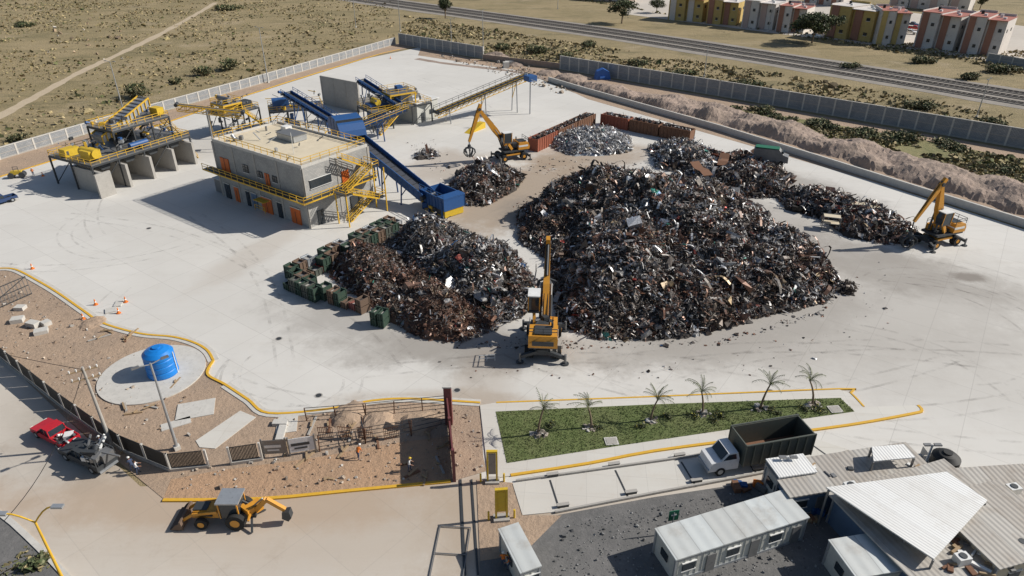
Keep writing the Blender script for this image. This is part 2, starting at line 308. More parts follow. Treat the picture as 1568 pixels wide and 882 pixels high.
def sheet(name,px,z,m,th=0):
    o=Obj(name);b=o.p();P=[G(*q) for q in px]
    if sum(P[i][0]*P[(i+1)%len(P)][1]-P[(i+1)%len(P)][0]*P[i][1] for i in range(len(P)))<0:P=P[::-1]
    if th: b.prism(P,z-th,z,m)
    else: b.add([(x,y,z) for x,y in P],[tuple(range(len(P)))],m)
    return o.done()
def smooth(px,k=6):
    out=[];n=len(px)
    for i in range(n-1):
        p0=px[max(i-1,0)];p1=px[i];p2=px[i+1];p3=px[min(i+2,n-1)]
        for j in range(k):
            t=j/k;out.append(tuple(.5*((2*p1[d])+(-p0[d]+p2[d])*t+(2*p0[d]-5*p1[d]+4*p2[d]-p3[d])*t*t+(-p0[d]+3*p1[d]-3*p2[d]+p3[d])*t**3) for d in(0,1)))
    out.append(px[-1]);return out
def ribbon(b,P,w,z0,z1,m,wj=0):
    P=[Vector((p[0],p[1])) for p in P];L=[];Rr=[]
    for i,p in enumerate(P):
        d=(P[min(i+1,len(P)-1)]-P[max(i-1,0)]).normalized();nn=Vector((-d.y,d.x));ww=w/2*(1+R(-wj,wj));L.append(p+nn*ww);Rr.append(p-nn*ww)
    n=len(P);vs=[(q.x,q.y,z1) for q in L]+[(q.x,q.y,z1) for q in Rr]
    fs=[(i,n+i,n+i+1,i+1) for i in range(n-1)]
    if z1-z0>.03:
        vs+=[(q.x,q.y,z0) for q in L]+[(q.x,q.y,z0) for q in Rr]
        for i in range(n-1): fs+=[(i,i+1,2*n+i+1,2*n+i),(n+i,3*n+i,3*n+i+1,n+i+1)]
        fs+=[(0,2*n,3*n,n),(n-1,2*n-1,4*n-1,3*n-1)]
    b.add(vs,fs,m)
# ---------- ground ----------
o=Obj('ground');o.p().add([(-3000,-500,0),(3000,-500,0),(3000,5000,0),(-3000,5000,0)],[(0,1,2,3)],'field');o.done()
FRONT=[(-300,396),(0,412),(25,414),(60,432),(90,450),(130,478),(158,496),(215,512),(265,517),(298,526),(318,538),(327,553),(318,574),(345,590),(380,613),(412,634),(500,628),(570,615),(630,612),(735,618)]
sheet('service_road',[(-400,500),(0,545),(100,640),(215,745),(700,735),(780,700),(1400,640),(1568,700),(1568,1000),(1200,1200),(600,1300),(-400,1200)],.02,'road')
sheet('yard_slab',[(-300,385),(-300,345),(0,272),(120,235),(375,148),(560,90),(640,73),(700,88),(800,110),(860,135),(905,152),(1200,235),(1800,425),(1900,850),(1568,745),(1420,700),(1290,690),(790,790),(735,745)]+FRONT[::-1],.04,'yard')
sheet('construction_dirt',FRONT+[(740,700),(745,722),(690,738),(540,752),(400,766),(255,768),(215,735),(100,640),(0,545),(-300,440)],.06,'dirt')
sheet('excavated_soil',[(250,765),(262,735),(330,722),(480,702),(600,680),(690,668),(692,735),(560,750),(400,763)],.075,'dirt_red')
sheet('verge_soil',[(-300,330),(-300,345),(0,270),(120,233),(375,146),(560,88),(640,71),(612,66),(400,128),(190,190),(0,245)],.06,'dirt')
sheet('median_pavement',[(735,622),(760,618),(1000,610),(1285,598),(1300,603),(1322,625),(1405,622),(1412,630),(1300,652),(1000,692),(782,730),(748,735)],.16,'pale',.14)
sheet('lawn',[(759,632),(1000,621),(1286,611),(1308,632),(1160,653),(950,684),(776,711)],.185,'lawn')
sheet('gravel_lot',[(735,830),(850,790),(1000,762),(1180,735),(1290,700),(1420,712),(1568,755),(1900,900),(1800,1200),(730,1200)],.06,'gravel')
sheet('access_apron',[(730,735),(785,740),(800,790),(860,790),(800,850),(735,860)],.075,'dirt')
sheet('weighbridge_lane',[(785,742),(1060,703),(1230,667),(1300,690),(1150,727),(850,785),(800,790)],.12,'pale',.1)
sheet('path_pavement',[(306,686),(300,676),(368,630),(392,640),(330,688)],.12,'pale',.1)
sheet('soil_strip',[(740,93),(770,98),(860,108),(1568,232),(1800,272),(1800,420),(1568,347),(1200,238),(900,152),(860,133),(800,109),(640,85),(645,73)],.05,'dirt')
sheet('grass_strip',[(1080,160),(1200,178),(1400,212),(1568,245),(1800,285),(1800,370),(1568,285),(1400,245),(1200,200)],.07,'grassy')
sheet('left_verge',[(-60,760),(0,785),(110,890),(140,1000),(-200,1000)],.1,'gravel',.08)
PATH=[G(*q) for q in smooth([(330,4),(300,22),(240,55),(180,84),(120,112),(60,145),(0,178),(-100,235)],8)]
o=Obj('dirt_path');ribbon(o.p(),PATH,3.2,.02,.02,'path',.3);o.done()
o=Obj('trench');ribbon(o.p(),[G(*q) for q in smooth([(638,90),(680,97),(740,104),(800,112),(850,126)],5)],2.5,.06,.06,'mound',.3);o.done()
o=Obj('circular_pad')
cx,cy=G(234,573);o.p().prism([(cx+6.05*math.cos(a/48*6.2832),cy+6.05*math.sin(a/48*6.2832)) for a in range(48)],.0,.2,'concrete_light');o.done()
def kerb(name,px,w,h,m,k=5): o=Obj(name);ribbon(o.p(),[G(*q) for q in smooth(px,k)],w,.0,h,m);o.done()
kerb('yellow_kerb',FRONT[1:12],.3,.2,'yellow_kerb');kerb('yellow_kerb',FRONT[11:],.3,.2,'yellow_kerb')
kerb('yellow_kerb',[(782,729),(900,711),(1000,692),(1150,672),(1300,652),(1395,635),(1411,630),(1405,622)],.32,.2,'yellow_kerb',3)
kerb('yellow_kerb',[(760,618),(1000,609),(1285,597),(1302,603),(1322,624)],.22,.2,'yellow_kerb',3)
kerb('yellow_kerb',[(250,767),(400,765),(540,752),(690,738)],.35,.18,'yellow_kerb',3)
kerb('yellow_kerb',[(0,271),(120,234),(200,207),(375,147),(560,89),(612,76)],.3,.15,'yellow_kerb',3)
kerb('kerb',[(-60,762),(0,787),(60,840),(110,892)],.5,.2,'concrete_light',3)
kerb('kerb',FRONT[1:12],1.3,.13,'concrete_light');kerb('kerb',FRONT[13:],1.2,.13,'concrete_light')
# railway
RW=[(440,-18),(600,5),(760,27),(960,55),(1160,86),(1360,118),(1568,152),(1850,198)]
o=Obj('railway_embankment');ribbon(o.p(),[G(*q) for q in smooth(RW,4)],27,.05,.05,'ballast',.05);o.done()
cl=[Vector(G(*q)) for q in smooth(RW,12)]
def offs(P,d):
    out=[]
    for i,p in enumerate(P):
        t=(P[min(i+1,len(P)-1)]-P[max(i-1,0)]).normalized();out.append(p+Vector((-t.y,t.x))*d)
    return out
for tr in(-7,.5,7):
    o=Obj('railway_track');b=o.p('rails');T=offs(cl,tr)
    for d in(-.85,.85): ribbon(b,offs(T,d),.26,.16,.5,'rail_steel')
    s=o.p('sleepers')
    ribbon(o.p('ballast_bed'),T,3.6,.0,.28,'ballast')
    for a,c2 in zip(T[:-1],T[1:]):
        L=(c2-a).length;k=max(1,int(L/1.3))
        for i in range(k):
            q=a.lerp(c2,i/k);s.box((q.x,q.y,.3),(.4,2.7,.14),'sleeper',math.atan2(c2.y-a.y,c2.x-a.x))
    o.done()
# ---------- walls ----------
def blockwall(px,h,step=4.0,th=.3):
    for a,b in zip(px[:-1],px[1:]):
        L=DIST(*a,*b);o=Obj('block_wall',G(*a),ANG(*a,*b));w=o.p('panels');q=o.p('pillars')
        n=max(1,round(L/step));s=L/n
        w.box((L/2,0,h/2),(L-.02,th,h),'block_wall')
        for i in range(n+1): q.box((i*s,0,(h+.15)/2),(.4,th+.16,h+.15),'concrete_light')
        q.box((L/2,0,h+.06),(L,th+.06,.16),'concrete_light');q.box((L/2,0,h*.5),(L,th+.04,.14),'concrete_wall')
        q.box((L/2,0,.15),(L,th+.1,.4),'concrete_wall');o.done()
blockwall([(-200,302),(0,245),(193,187),(411,125),(605,68)],2.6)
blockwall([(612,68),(740,90)],4.2)
blockwall([(858,106),(1100,147),(1350,190),(1568,228),(1800,268)],4.4)
o=Obj('retaining_wall');ribbon(o.p(),[G(*q) for q in [(840,125),(900,143),(1100,200),(1250,247),(1400,295),(1568,348),(1750,408)]],.5,0,1.5,'concrete_light');o.done()
o=Obj('boundary_wall');L=DIST(740,92,858,106);o.xy=G(740,92);o.rz=ANG(740,92,858,106);o.p().box((L/2,0,1),(L,.3,2),'mound');o.p().rail([(0,0,2),(L,0,2)],'steel_dark',1,.08,2.5);o.done()
# ---------- soil heaps ----------
poly,f=heapf([(850,120),(960,138),(1100,162),(1300,215),(1568,280),(1750,322),(1750,392),(1568,333),(1300,250),(1100,190),(900,138)],1.9,.8,5,1.7,.2)
heapmesh('soil_mounds',poly,f,'mound',.7,None,.3)
for i,(u,v,r,h) in enumerate([(790,100,3,1.2),(875,122,6,2.4),(840,113,4,1.5),(760,88,6,1.5),(585,648,2.4,.9),(530,640,2.2,.7),(640,648,2,.7),(150,490,2,.5)]):
    x,y=G(u,v);poly,f=heapf([(x+r*math.cos(a),y+r*math.sin(a)) for a in np.arange(0,6.28,.5)],h,.8,i+9,.8,.4,True);heapmesh('soil_heap',poly,f,'dirt' if v>400 else 'mound',.4,None,.12)
def stones(name,px,n,s,m='rock',cols=None):
    poly=[G(*p) for p in px];P=rnd_in(poly,n);sz=s*np.exp(np.random.randn(n,1)*.5)*(np.random.rand(n,3)*.6+.6)
    scatter(name,[jit(bx,.14) for _ in range(4)],np.column_stack([P,sz[:,2]*.25+.07]),sz,pal(n,cols or [(.4,.33,.26),(.3,.22,.16),(.45,.42,.38)],[1,1,1]),'dry',.5)
stones('rubble',[(0,420),(90,458),(160,505),(300,600),(300,680),(180,660),(0,530)],300,.11)
stones('rubble',[(420,640),(630,620),(735,630),(740,720),(560,745),(260,760),(280,725),(420,690)],350,.12)
stones('rubble',[(640,80),(800,100),(900,130),(860,145),(700,95)],300,.3)
stones('gravel_stones',[(860,800),(1180,745),(1290,830),(1250,900),(840,900)],1500,.06,cols=[(.3,.3,.29),(.1,.1,.1),(.2,.2,.2)])
stones('rubble',[(150,120),(20,70),(0,20),(200,20),(220,80)],40,.6,cols=[(.5,.46,.4),(.4,.3,.2),(.2,.15,.1)])
# ---------- vegetation ----------
tuft=[jit(grid(3,2,lambda a,b:(a*1.0,b*.15,abs(a)*-.5+.5+b)),.15) for _ in range(4)]
DC=[(.36,.29,.155),(.28,.23,.115),(.17,.15,.07),(.12,.13,.05),(.42,.34,.19),(.21,.16,.09)]
def tufts(name,px,n,s,w,zs=.5,thr=.42):
    poly=[G(*p) for p in px];P=rnd_in(poly,int(n*2.5));k=vnoise(P[:,0],P[:,1],.07,3)*.6+vnoise(P[:,0],P[:,1],.3,5)*.4
    pa=np.array(PATH);dm=np.min(np.linalg.norm(P[:,None,:]-pa[None],axis=2),axis=1);P=P[(k>thr)&(dm>3.5)][:n];n=len(P)
    sz=s*np.exp(np.random.randn(n,1)*.4)*np.array([[1,1.2,zs]]);scatter(name,tuft,np.column_stack([P,np.full(n,.05)]),sz,pal(n,DC,w),'dry',.35)
tufts('dry_grass',[(-120,270),(-400,-20),(600,-15),(605,60),(400,118),(190,180)],18000,.6,[5,6,4,3,3,3])
tufts('dry_grass',[(620,24),(960,78),(1160,108),(1568,178),(1700,200),(1700,240),(1568,222),(1100,140),(860,98),(740,82),(612,60)],6000,.7,[5,5,4,2,4,3])
tufts('dry_grass',[(780,-14),(960,12),(1160,46),(1568,114),(1700,136),(1700,90),(1400,66),(1000,20),(900,-12)],4000,.7,[5,4,4,3,4,2])
tufts('rough_grass',[(1080,160),(1568,245),(1700,270),(1700,330),(1568,285),(1400,245),(1200,200)],5000,.55,[3,3,3,5,3,1],.5,.35)
tufts('dry_grass',[(0,800),(80,870),(60,900),(-60,900)],400,.25,[1,1,2,4,0,0])
leafT=[jit(grid(2,2,lambda a,b:(a,b*.6,0)),.08) for _ in range(3)]
def leafclump(name,centers,n,leaf,cols,wts,parent=None):
    c=np.array([q[:3] for q in centers],float);r=np.array([q[3:6] for q in centers],float);w=r.prod(1)**.67;w/=w.sum();i=np.random.choice(len(c),n,p=w)
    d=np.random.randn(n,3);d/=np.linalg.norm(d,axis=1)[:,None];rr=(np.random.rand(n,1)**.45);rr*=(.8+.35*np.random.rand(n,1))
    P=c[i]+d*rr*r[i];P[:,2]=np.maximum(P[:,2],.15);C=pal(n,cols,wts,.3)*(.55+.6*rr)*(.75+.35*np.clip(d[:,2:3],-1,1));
    return scatter(name,leafT,P,leaf*(np.random.rand(n,1)*.8+.6)*np.ones((1,3)),np.clip(C,0,1),'leaf',1.2,parent)
GC=[(.07,.095,.035),(.10,.12,.05),(.14,.145,.075),(.045,.06,.025)]
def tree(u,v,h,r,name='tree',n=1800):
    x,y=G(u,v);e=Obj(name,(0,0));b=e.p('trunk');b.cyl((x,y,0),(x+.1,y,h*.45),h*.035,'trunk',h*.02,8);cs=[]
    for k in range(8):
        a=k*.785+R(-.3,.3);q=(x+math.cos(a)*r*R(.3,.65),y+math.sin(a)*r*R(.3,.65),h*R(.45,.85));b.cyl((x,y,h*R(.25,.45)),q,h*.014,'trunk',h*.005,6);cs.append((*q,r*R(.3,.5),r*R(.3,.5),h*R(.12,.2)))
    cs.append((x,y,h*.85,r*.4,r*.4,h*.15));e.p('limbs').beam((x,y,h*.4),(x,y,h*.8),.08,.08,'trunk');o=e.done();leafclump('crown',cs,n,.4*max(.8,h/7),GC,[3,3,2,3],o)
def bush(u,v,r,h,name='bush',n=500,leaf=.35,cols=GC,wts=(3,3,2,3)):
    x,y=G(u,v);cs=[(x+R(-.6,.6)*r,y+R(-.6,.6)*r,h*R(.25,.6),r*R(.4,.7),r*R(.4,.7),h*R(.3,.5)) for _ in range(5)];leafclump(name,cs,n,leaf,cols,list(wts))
for a in [(1243,66,12,11,'tree',4200),(952,36,11,8),(1005,20,7,5),(682,28,10,4),(700,-2,8,5),(1500,15,8,4)]: tree(*a)
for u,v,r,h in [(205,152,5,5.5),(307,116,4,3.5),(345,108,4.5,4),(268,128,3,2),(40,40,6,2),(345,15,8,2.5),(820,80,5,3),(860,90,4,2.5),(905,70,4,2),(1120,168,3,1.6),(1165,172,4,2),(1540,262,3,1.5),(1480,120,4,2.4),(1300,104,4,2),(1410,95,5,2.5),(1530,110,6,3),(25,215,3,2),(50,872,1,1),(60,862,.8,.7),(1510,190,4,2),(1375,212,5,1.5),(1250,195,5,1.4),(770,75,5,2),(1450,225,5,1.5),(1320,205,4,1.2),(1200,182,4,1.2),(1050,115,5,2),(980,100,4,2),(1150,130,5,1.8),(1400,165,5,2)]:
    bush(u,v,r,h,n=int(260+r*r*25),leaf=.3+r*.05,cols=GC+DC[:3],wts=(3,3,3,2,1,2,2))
mk('palm_leaf',(.15,.17,.08),.7,sc=3,dirt=(.24,.2,.10))
def palm(u,v,h,lean):
    x,y=G(u,v);e=Obj('palm_tree',(x,y),0,.18);t=e.p('trunk');pts=[Vector((lean*k*k*.02,0,h*.62*k/5)) for k in range(6)]
    for i in range(5): t.cyl(pts[i],pts[i+1],.15-.015*i,'trunk',.135-.015*i,8)
    fr=e.p('fronds');top=pts[-1]
    for k in range(12):
        a=k*2.4+R(-.4,.4);el=R(1.1,1.5) if k%2 else R(.6,1.2);L=R(1.6,2.6);p=top.copy();d=Vector((math.cos(a)*math.cos(el),math.sin(a)*math.cos(el),math.sin(el)))
        for s in range(7):
            q=p+d*L/7;sd=d.cross(Vector((0,0,1)));sd=sd.normalized() if sd.length>.05 else Vector((1,0,0));fr.beam(p,q,.035,.03,'palm_leaf')
            wl=.32*math.sin((s+1.2)/8.2*math.pi)
            for kk in(0,.5):
                m=p.lerp(q,kk)
                for sg in(-1,1):
                    tip=m+sd*sg*wl+d*.16-Vector((0,0,.2));fr.add([m,m+d*.06,tip],[(0,1,2)],'palm_leaf')
            p=q;d=(d+Vector((math.cos(a)*.03-.08*(1 if lean<0 else -.6),math.sin(a)*.03,-R(.14,.34)))).normalized()
    e.done()
for u,v,h,l in [(824,667,5.6,1),(905,656,4.6,-1),(996,645,4.6,1),(1075,635,5,-1),(1164,627,5.4,1),(1243,622,5.6,-2)]:
    palm(u,v,h,l);stx=[(u-14,v+4),(u,v+8),(u+14,v+2),(u+8,v-4),(u-8,v-4)];stones('planting_rocks',stx,60,.16,cols=[(.5,.48,.44),(.35,.3,.25)])
for u,v in [(845,652),(915,655),(980,655),(1020,640),(1090,645),(1100,640),(1185,632),(1235,630),(1250,628),(1060,640)]: bush(u,v,.8,.8,'shrub',170,.15,GC+[(.30,.28,.05)],(3,3,2,3,2))
blade=[grid(2,2,lambda a,b:(a*.5,0,b+.5))]
P=rnd_in([G(*q) for q in [(759,632),(1286,611),(1308,632),(1160,653),(950,684),(776,711)]],12000);nn=len(P)
scatter('lawn_blades',blade,np.column_stack([P,np.full(nn,.18)]),np.ones((nn,3))*.09*(np.random.rand(nn,1)+.6),pal(nn,[(.12,.17,.05),(.17,.20,.07),(.22,.21,.10),(.09,.12,.04)],[3,3,1,2]),'leaf',.5)
# ---------- scrap ----------
scrapheap('scrap_pile',[(792,330),(798,372),(845,402),(846,452),(858,498),(915,520),(1000,521),(1080,510),(1150,490),(1210,476),(1268,462),(1284,432),(1262,400),(1222,380),(1190,350),(1150,322),(1100,296),(1040,284),(960,276),(890,288),(835,305)],6.3,.82,17,W_MIX,11,.44,.7,'scrap_base',.1,.02,
 [(905,325,2.2,8),(975,345,1.6,7),(1095,360,1.6,7),(1185,410,1.4,6),(930,440,1.6,6),(1120,440,1.2,5),(860,370,-1.6,5),(1035,330,-1.8,5),(1040,440,-1.8,5),(1000,395,-1.0,4),(1150,380,-1.3,4),(885,410,-1.0,4)],W_BRN)
scrapheap('scrap_pile',[(590,375),(620,362),(680,358),(745,372),(795,398),(818,428),(820,462),(795,490),(740,500),(690,480),(640,440),(600,405)],5.2,.95,17,W_SLV2,21,.42,.5,'scrap_base',.12,.02,[(655,385,1.6,5),(740,420,1.0,5),(700,405,-1.0,3),(780,460,-.8,4)],W_MIX)
scrapheap('rusty_scrap_pile',[(492,410),(540,388),(600,385),(650,420),(700,455),(760,480),(765,505),(705,524),(645,518),(600,492),(560,462),(520,436)],4.2,1.0,22,W_RUST,31,.30,.45,'rust_base',.12,.012,[(540,425,.8,4),(610,455,-.7,3),(660,485,.8,4)],W_BRN)
scrapheap('scrap_pile',[(680,292),(706,313),(742,317),(788,292),(802,272),(770,262),(715,264)],5,1.0,15,W_DARK,41,.46,.4)
scrapheap('aluminium_scrap_pile',[(838,222),(870,238),(930,238),(968,232),(965,215),(930,200),(868,200)],3.0,.7,16,W_SILV,51,.4,.4,'galv')
scrapheap('scrap_pile',[(995,228),(1005,258),(1060,270),(1110,282),(1105,250),(1075,228),(1030,222)],3.4,.9,14,[6,11,15,22,20,4,3,8,.5,2,.5,.5],61,.48,.4)
scrapheap('scrap_pile',[(1090,250),(1095,290),(1150,305),(1200,302),(1212,274),(1180,252),(1130,240)],3.2,.9,12,W_DARK,71,.5,.5,'scrap_base',.12,.05)
scrapheap('rusty_scrap_pile',[(1185,300),(1205,320),(1260,338),(1300,362),(1350,375),(1400,374),(1404,352),(1345,325),(1290,305),(1230,290)],2.6,.9,12,W_DARK,81,.5,.7,'scrap_base',.12,.05,(),W_BRN)
scrapheap('scrap_pile',[(636,236),(640,244),(668,244),(672,234),(655,230)],1.3,.8,8,W_MIX,91,.45,.3)
scrapheap('wire_scrap_pile',[(1286,434),(1286,453),(1306,453),(1310,438),(1296,431)],1.9,1.2,18,[1,0,0,0,0,0,0,0,0,0,0,0],95,.3,.3)
def spill(px,n,w=W_DARK,s=.2):
    P=rnd_in([G(*q) for q in px],n);scatter('scattered_debris',plates+boxes+bars[:1]+twists[:4],np.column_stack([P,np.full(n,.08)]),s*np.exp(np.random.randn(n,1)*.5)*np.ones((1,3)),pal(n,SC,w),'scrap',.35)
spill([(580,490),(700,530),(820,512),(900,528),(1100,520),(1250,475),(1270,465),(1260,485),(1100,530),(900,535),(700,534)],300)
spill([(780,320),(800,300),(900,285),(800,260),(840,240),(1000,250),(1100,290),(1200,340),(1280,400),(1200,390),(1000,275),(840,330)],800)
spill([(560,500),(700,560),(1000,560),(1300,500),(1300,420),(1350,400),(1400,480),(1200,580),(700,580)],120,W_DARK,.15)
spill([(620,220),(680,280),(700,250),(660,210)],90)
# ---------- containers / bins ----------
def openbox(o,x,y,L,W,h,m,z=0,ribs=True,fill=None):
    b=o.p('shell');t=.12
    b.box((x,y-W/2+t/2,z+h/2),(L-2*t,t,h),m);b.box((x,y+W/2-t/2,z+h/2),(L-2*t,t,h),m)
    b.box((x-L/2+t/2,y,z+h/2),(t,W,h),m);b.box((x+L/2-t/2,y,z+h/2),(t,W,h),m);b.box((x,y,z+.1),(L-2*t-.01,W-2*t-.01,.15),'rust')
    r=o.p('ribs')
    if ribs:
        k=max(2,int(L/.9))
        for i in range(k+1):
            for s in(-1,1): r.box((x-L/2+L*i/k,y+s*(W/2+.05),z+h/2),(.12,.1,h*.98),m)
    for s in(-1,1): r.box((x,y+s*(W/2+.03),z+h+.04),(L+.1,.16,.12),m)
    if fill: o.p('contents').box((x,y,z+h*.6),(L-2*t-.05,W-2*t-.05,.2),fill)
def controw(p0,p1,n,W,h,m,w=W_DARK):
    L=DIST(*p0,*p1);a=ANG(*p0,*p1);x0,y0=G(*p0)
    for i in range(n):
        l=L/n;c=(x0+math.cos(a)*(i+.5)*l,y0+math.sin(a)*(i+.5)*l);o=Obj('scrap_container',c,a);openbox(o,0,0,l-.5,W,h,m if i%3!=0 else 'container_red',fill='scrap_base');e=o.done()
        k=340;P=np.column_stack([(np.random.rand(k)-.5)*(l-1.3),(np.random.rand(k)-.5)*(W-.6),h*.78+np.random.rand(k)*.9]);scatter('scrap_load',plates+boxes+bars+twists,P,.4*np.exp(np.random.randn(k,1)*.4)*np.ones((1,3)),pal(k,SC,w),'scrap',1,e)
controw((815,232),(905,190),3,2.6,2.9,'rust');controw((922,190),(1060,218),3,2.6,2.9,'rust')
controw((1060,240),(1150,262),2,2.6,2.2,'rust')
def binrow(p0,p1,n,mats,stack=2):
    a=ANG(*p0,*p1);L=DIST(*p0,*p1);x0,y0=G(*p0)
    for i in range(n):
        c=(x0+math.cos(a)*(i+.5)*L/n,y0+math.sin(a)*(i+.5)*L/n);m=mats[i%len(mats)];o=Obj('metal_crate',c,a+R(-.06,.06))
        for k in range(stack if random.random()<.85 else 1): openbox(o,0,0,L/n-.35,1.5,1.0,m,k*1.15+.12,fill=random.choice(['brown_bin','steel','scrap_base','concrete_wall']));o.p('feet').box((0,0,k*1.15+.07),(L/n-.6,1.2,.1),'wood')
        o.done()
binrow((442,430),(612,344),15,['green_bin','brown_bin','galv','green_bin']);binrow((450,438),(618,352),14,['green_bin','brown_bin','dark_green']);binrow((441,440),(490,462),5,['green_bin','dark_green']);binrow((449,432),(505,460),5,['green_bin','brown_bin']);binrow((508,462),(538,472),3,['brown_bin','green_bin']);binrow((541,470),(562,480),2,['pink','brown_bin']);binrow((572,495),(594,500),2,['green_bin']);binrow((488,418),(500,408),2,['hazard_red'],1)
# ---------- material handlers ----------
def handler(px,toward,apex,tip,gz,sc=1.0):
    o=Obj('material_handler',G(*px),ANG(*px,*toward),.05);c=o.p('undercarriage')
    c.box((0,0,1.05),(5.6,1.5,.6),'steel_dark');c.box((0,0,1.2),(3,2.6,.3),'machine_orange')
    for x in(-2.1,2.1):
        c.cyl((x,-1.45,.7),(x,1.45,.7),.16,'steel_dark')
        for s in(-1,1):
            for w in(0,.5): c.cyl((x,s*(1.0+w),.7),(x,s*(1.4+w),.7),.68,'rubber');
            c.cyl((x,s*1.88,.7),(x,s*1.93,.7),.3,'machine_orange')
    for x in(-3.2,3.2):
        for s in(-1,1):
            c.beam((x*.85,s*.6,1.1),(x,s*2.3,.75),.35,.35,'steel_dark');c.cyl((x,s*2.35,.05),(x,s*2.35,1.2),.13,'steel');c.cyl((x,s*2.35,.0),(x,s*2.35,.12),.4,'steel_dark')
    c.cyl((0,0,1.3),(0,0,1.75),1.15,'steel_dark')
    b=o.p('superstructure');b.box((-.6,0,1.9),(5.2,2.9,.3),'steel_dark')
    b.prof([(-3.4,2.0),(-3.5,2.6),(-3.2,3.3),(-1.2,3.45),(-1.0,2.05)],-1.5,1.5,'machine_orange');b.box((-3.52,0,2.6),(.08,2.2,.5),'steel_dark');b.box((-2.2,0,3.45),(1.6,1.8,.12),'steel_dark')
    b.box((-2.1,0,2.75),(2.0,3.06,.35),'white');b.cyl((-1.6,-.9,3.4),(-1.6,-.9,4.0),.12,'steel_dark');b.box((.2,-1.05,2.5),(2.2,.8,.9),'machine_orange');b.box((.2,.4,2.25),(2.4,.5,.4),'steel_dark')
    b.rail([(-3.2,-1.45,3.4),(-3.2,1.45,3.4),(-1.1,1.45,3.4)],'steel_dark',.8,.06,1.2);b.rail([(-1,-1.45,2.9),(1.3,-1.45,2.9)],'steel_dark',.8,.06,1.2);b.clutter(-.8,1.2,-.6,.6,2.2,2.9,9,('steel_dark','steel'))
    k=o.p('cab');k.beam((.2,1.0,2.2),(1.4,1.15,4.0),.3,.5,'machine_orange');k.prof([(.6,3.9),(.6,5.7),(2.1,5.75),(2.45,4.9),(2.3,3.9)],.55,1.7,'glass');k.box((1.35,1.12,5.8),(1.8,1.3,.12),'white');k.box((1.4,1.12,3.9),(1.9,1.25,.18),'steel_dark')
    for x,z in((.6,4.8),(2.3,4.8)):
        for y in(.53,1.71): k.beam((x,y,3.9),(x-.1,y,5.75),.1,.1,'machine_orange')
    bm=o.p('boom');p0=Vector((.7,-.1,2.6));ap=Vector((apex[0],-.1,apex[1]));mid=p0.lerp(ap,.45);bm.beam(p0,mid,.65,.6,'machine_orange',.7,1.1);bm.beam(mid,ap,.7,1.1,'machine_orange',.5,.5)
    for s in(-.55,.55): bm.cyl((1.6,-.1+s,2.3),p0.lerp(mid,.75)+Vector((0,s,0)),.16,'steel_dark');bm.cyl(p0.lerp(mid,.75)+Vector((0,s,0)),p0.lerp(ap,.48)+Vector((0,s,0)),.1,'steel')
    for s in(-.2,.2): bm.beam(p0+Vector((0,s,.5)),mid+Vector((0,s,.62)),.07,.07,'black');bm.beam(mid+Vector((0,s,.62)),ap+Vector((0,s,.35)),.07,.07,'black')
    bm.cyl(p0.lerp(ap,.5)+Vector((0,0,.8)),ap+Vector((.2,0,.5)),.13,'steel_dark');bm.cyl(ap-Vector((0,.4,0)),ap+Vector((0,.4,0)),.3,'steel_dark')
    st=o.p('stick');tp=Vector((tip[0],-.1,tip[1]));d=(tp-ap).normalized();st.beam(ap-d*1.0,ap+d*1.5,.45,.6,'machine_orange',.5,.75);st.beam(ap+d*1.5,tp,.5,.75,'machine_orange',.35,.4)
    st.cyl(ap+d*.3+Vector((.3,0,.3)),ap.lerp(tp,.8)+Vector((.25,0,.3)),.05,'black')
    g=o.p('grapple');g.cyl(tp,(tp.x,tp.y,gz+1.5),.1,'steel_dark');g.cyl((tp.x,tp.y,gz+1.3),(tp.x,tp.y,gz+2.0),.42,'steel_dark',.3)
    for i in range(5):
        a=i*1.2566;ca,sa=math.cos(a),math.sin(a);P=[(.35,1.5),(1.05,1.15),(1.15,.5),(.75,-.1),(.35,-.35)]
        for (r1,z1),(r2,z2) in zip(P[:-1],P[1:]): g.beam((tp.x+ca*r1,tp.y+sa*r1,gz+z1),(tp.x+ca*r2,tp.y+sa*r2,gz+z2),.36,.16,'steel_dark')
    e=o.done();e.scale=(sc,)*3
handler((832,530),(837,440),(7.9,8.4),(10.0,3.6),1.2,1.2)
handler((1432,372),(1374,384),(2.6,9.8),(5.9,4.4),.6,1.1)
handler((782,243),(724,252),(6.6,10.6),(8.8,4.6),2.0,1.12)
# ---------- control building ----------
P0=G(343,300);P1=G(476,350);a=math.atan2(P1[1]-P0[1],P1[0]-P0[0]);L=math.hypot(P1[0]-P0[0],P1[1]-P0[1]);W=15.0;HB=11.0
o=Obj('control_building',P0,a);w=o.p('walls')
w.box((L/2,W/2,HB/2),(L,W,HB),'block');w.box((L/2,W/2,HB+.02),(L-.8,W-.8,.2),'cream')
for s in(0,1): w.box((L/2,s*W+(.15 if s==0 else -.15),HB+.25),(L,.3,.5),'concrete_light')
for s in(0,1): w.box((s*L+(.15 if s==0 else -.15),W/2,HB+.25),(.3,W-.6,.5),'concrete_light')
w.box((L/2,-.03,5.3),(L,.12,.5),'concrete_light');w.box((L+.03,W/2,5.3),(.12,W,.5),'concrete_light')
for x in(0,6,12.5,19,L): w.box((x,-.02,HB/2),(.5,.14,HB-.02),'concrete_wall')
for y in(0,7.5,W): w.box((L+.02,y,HB/2),(.14,.5,HB-.02),'concrete_wall')
d=o.p('doors_and_windows')
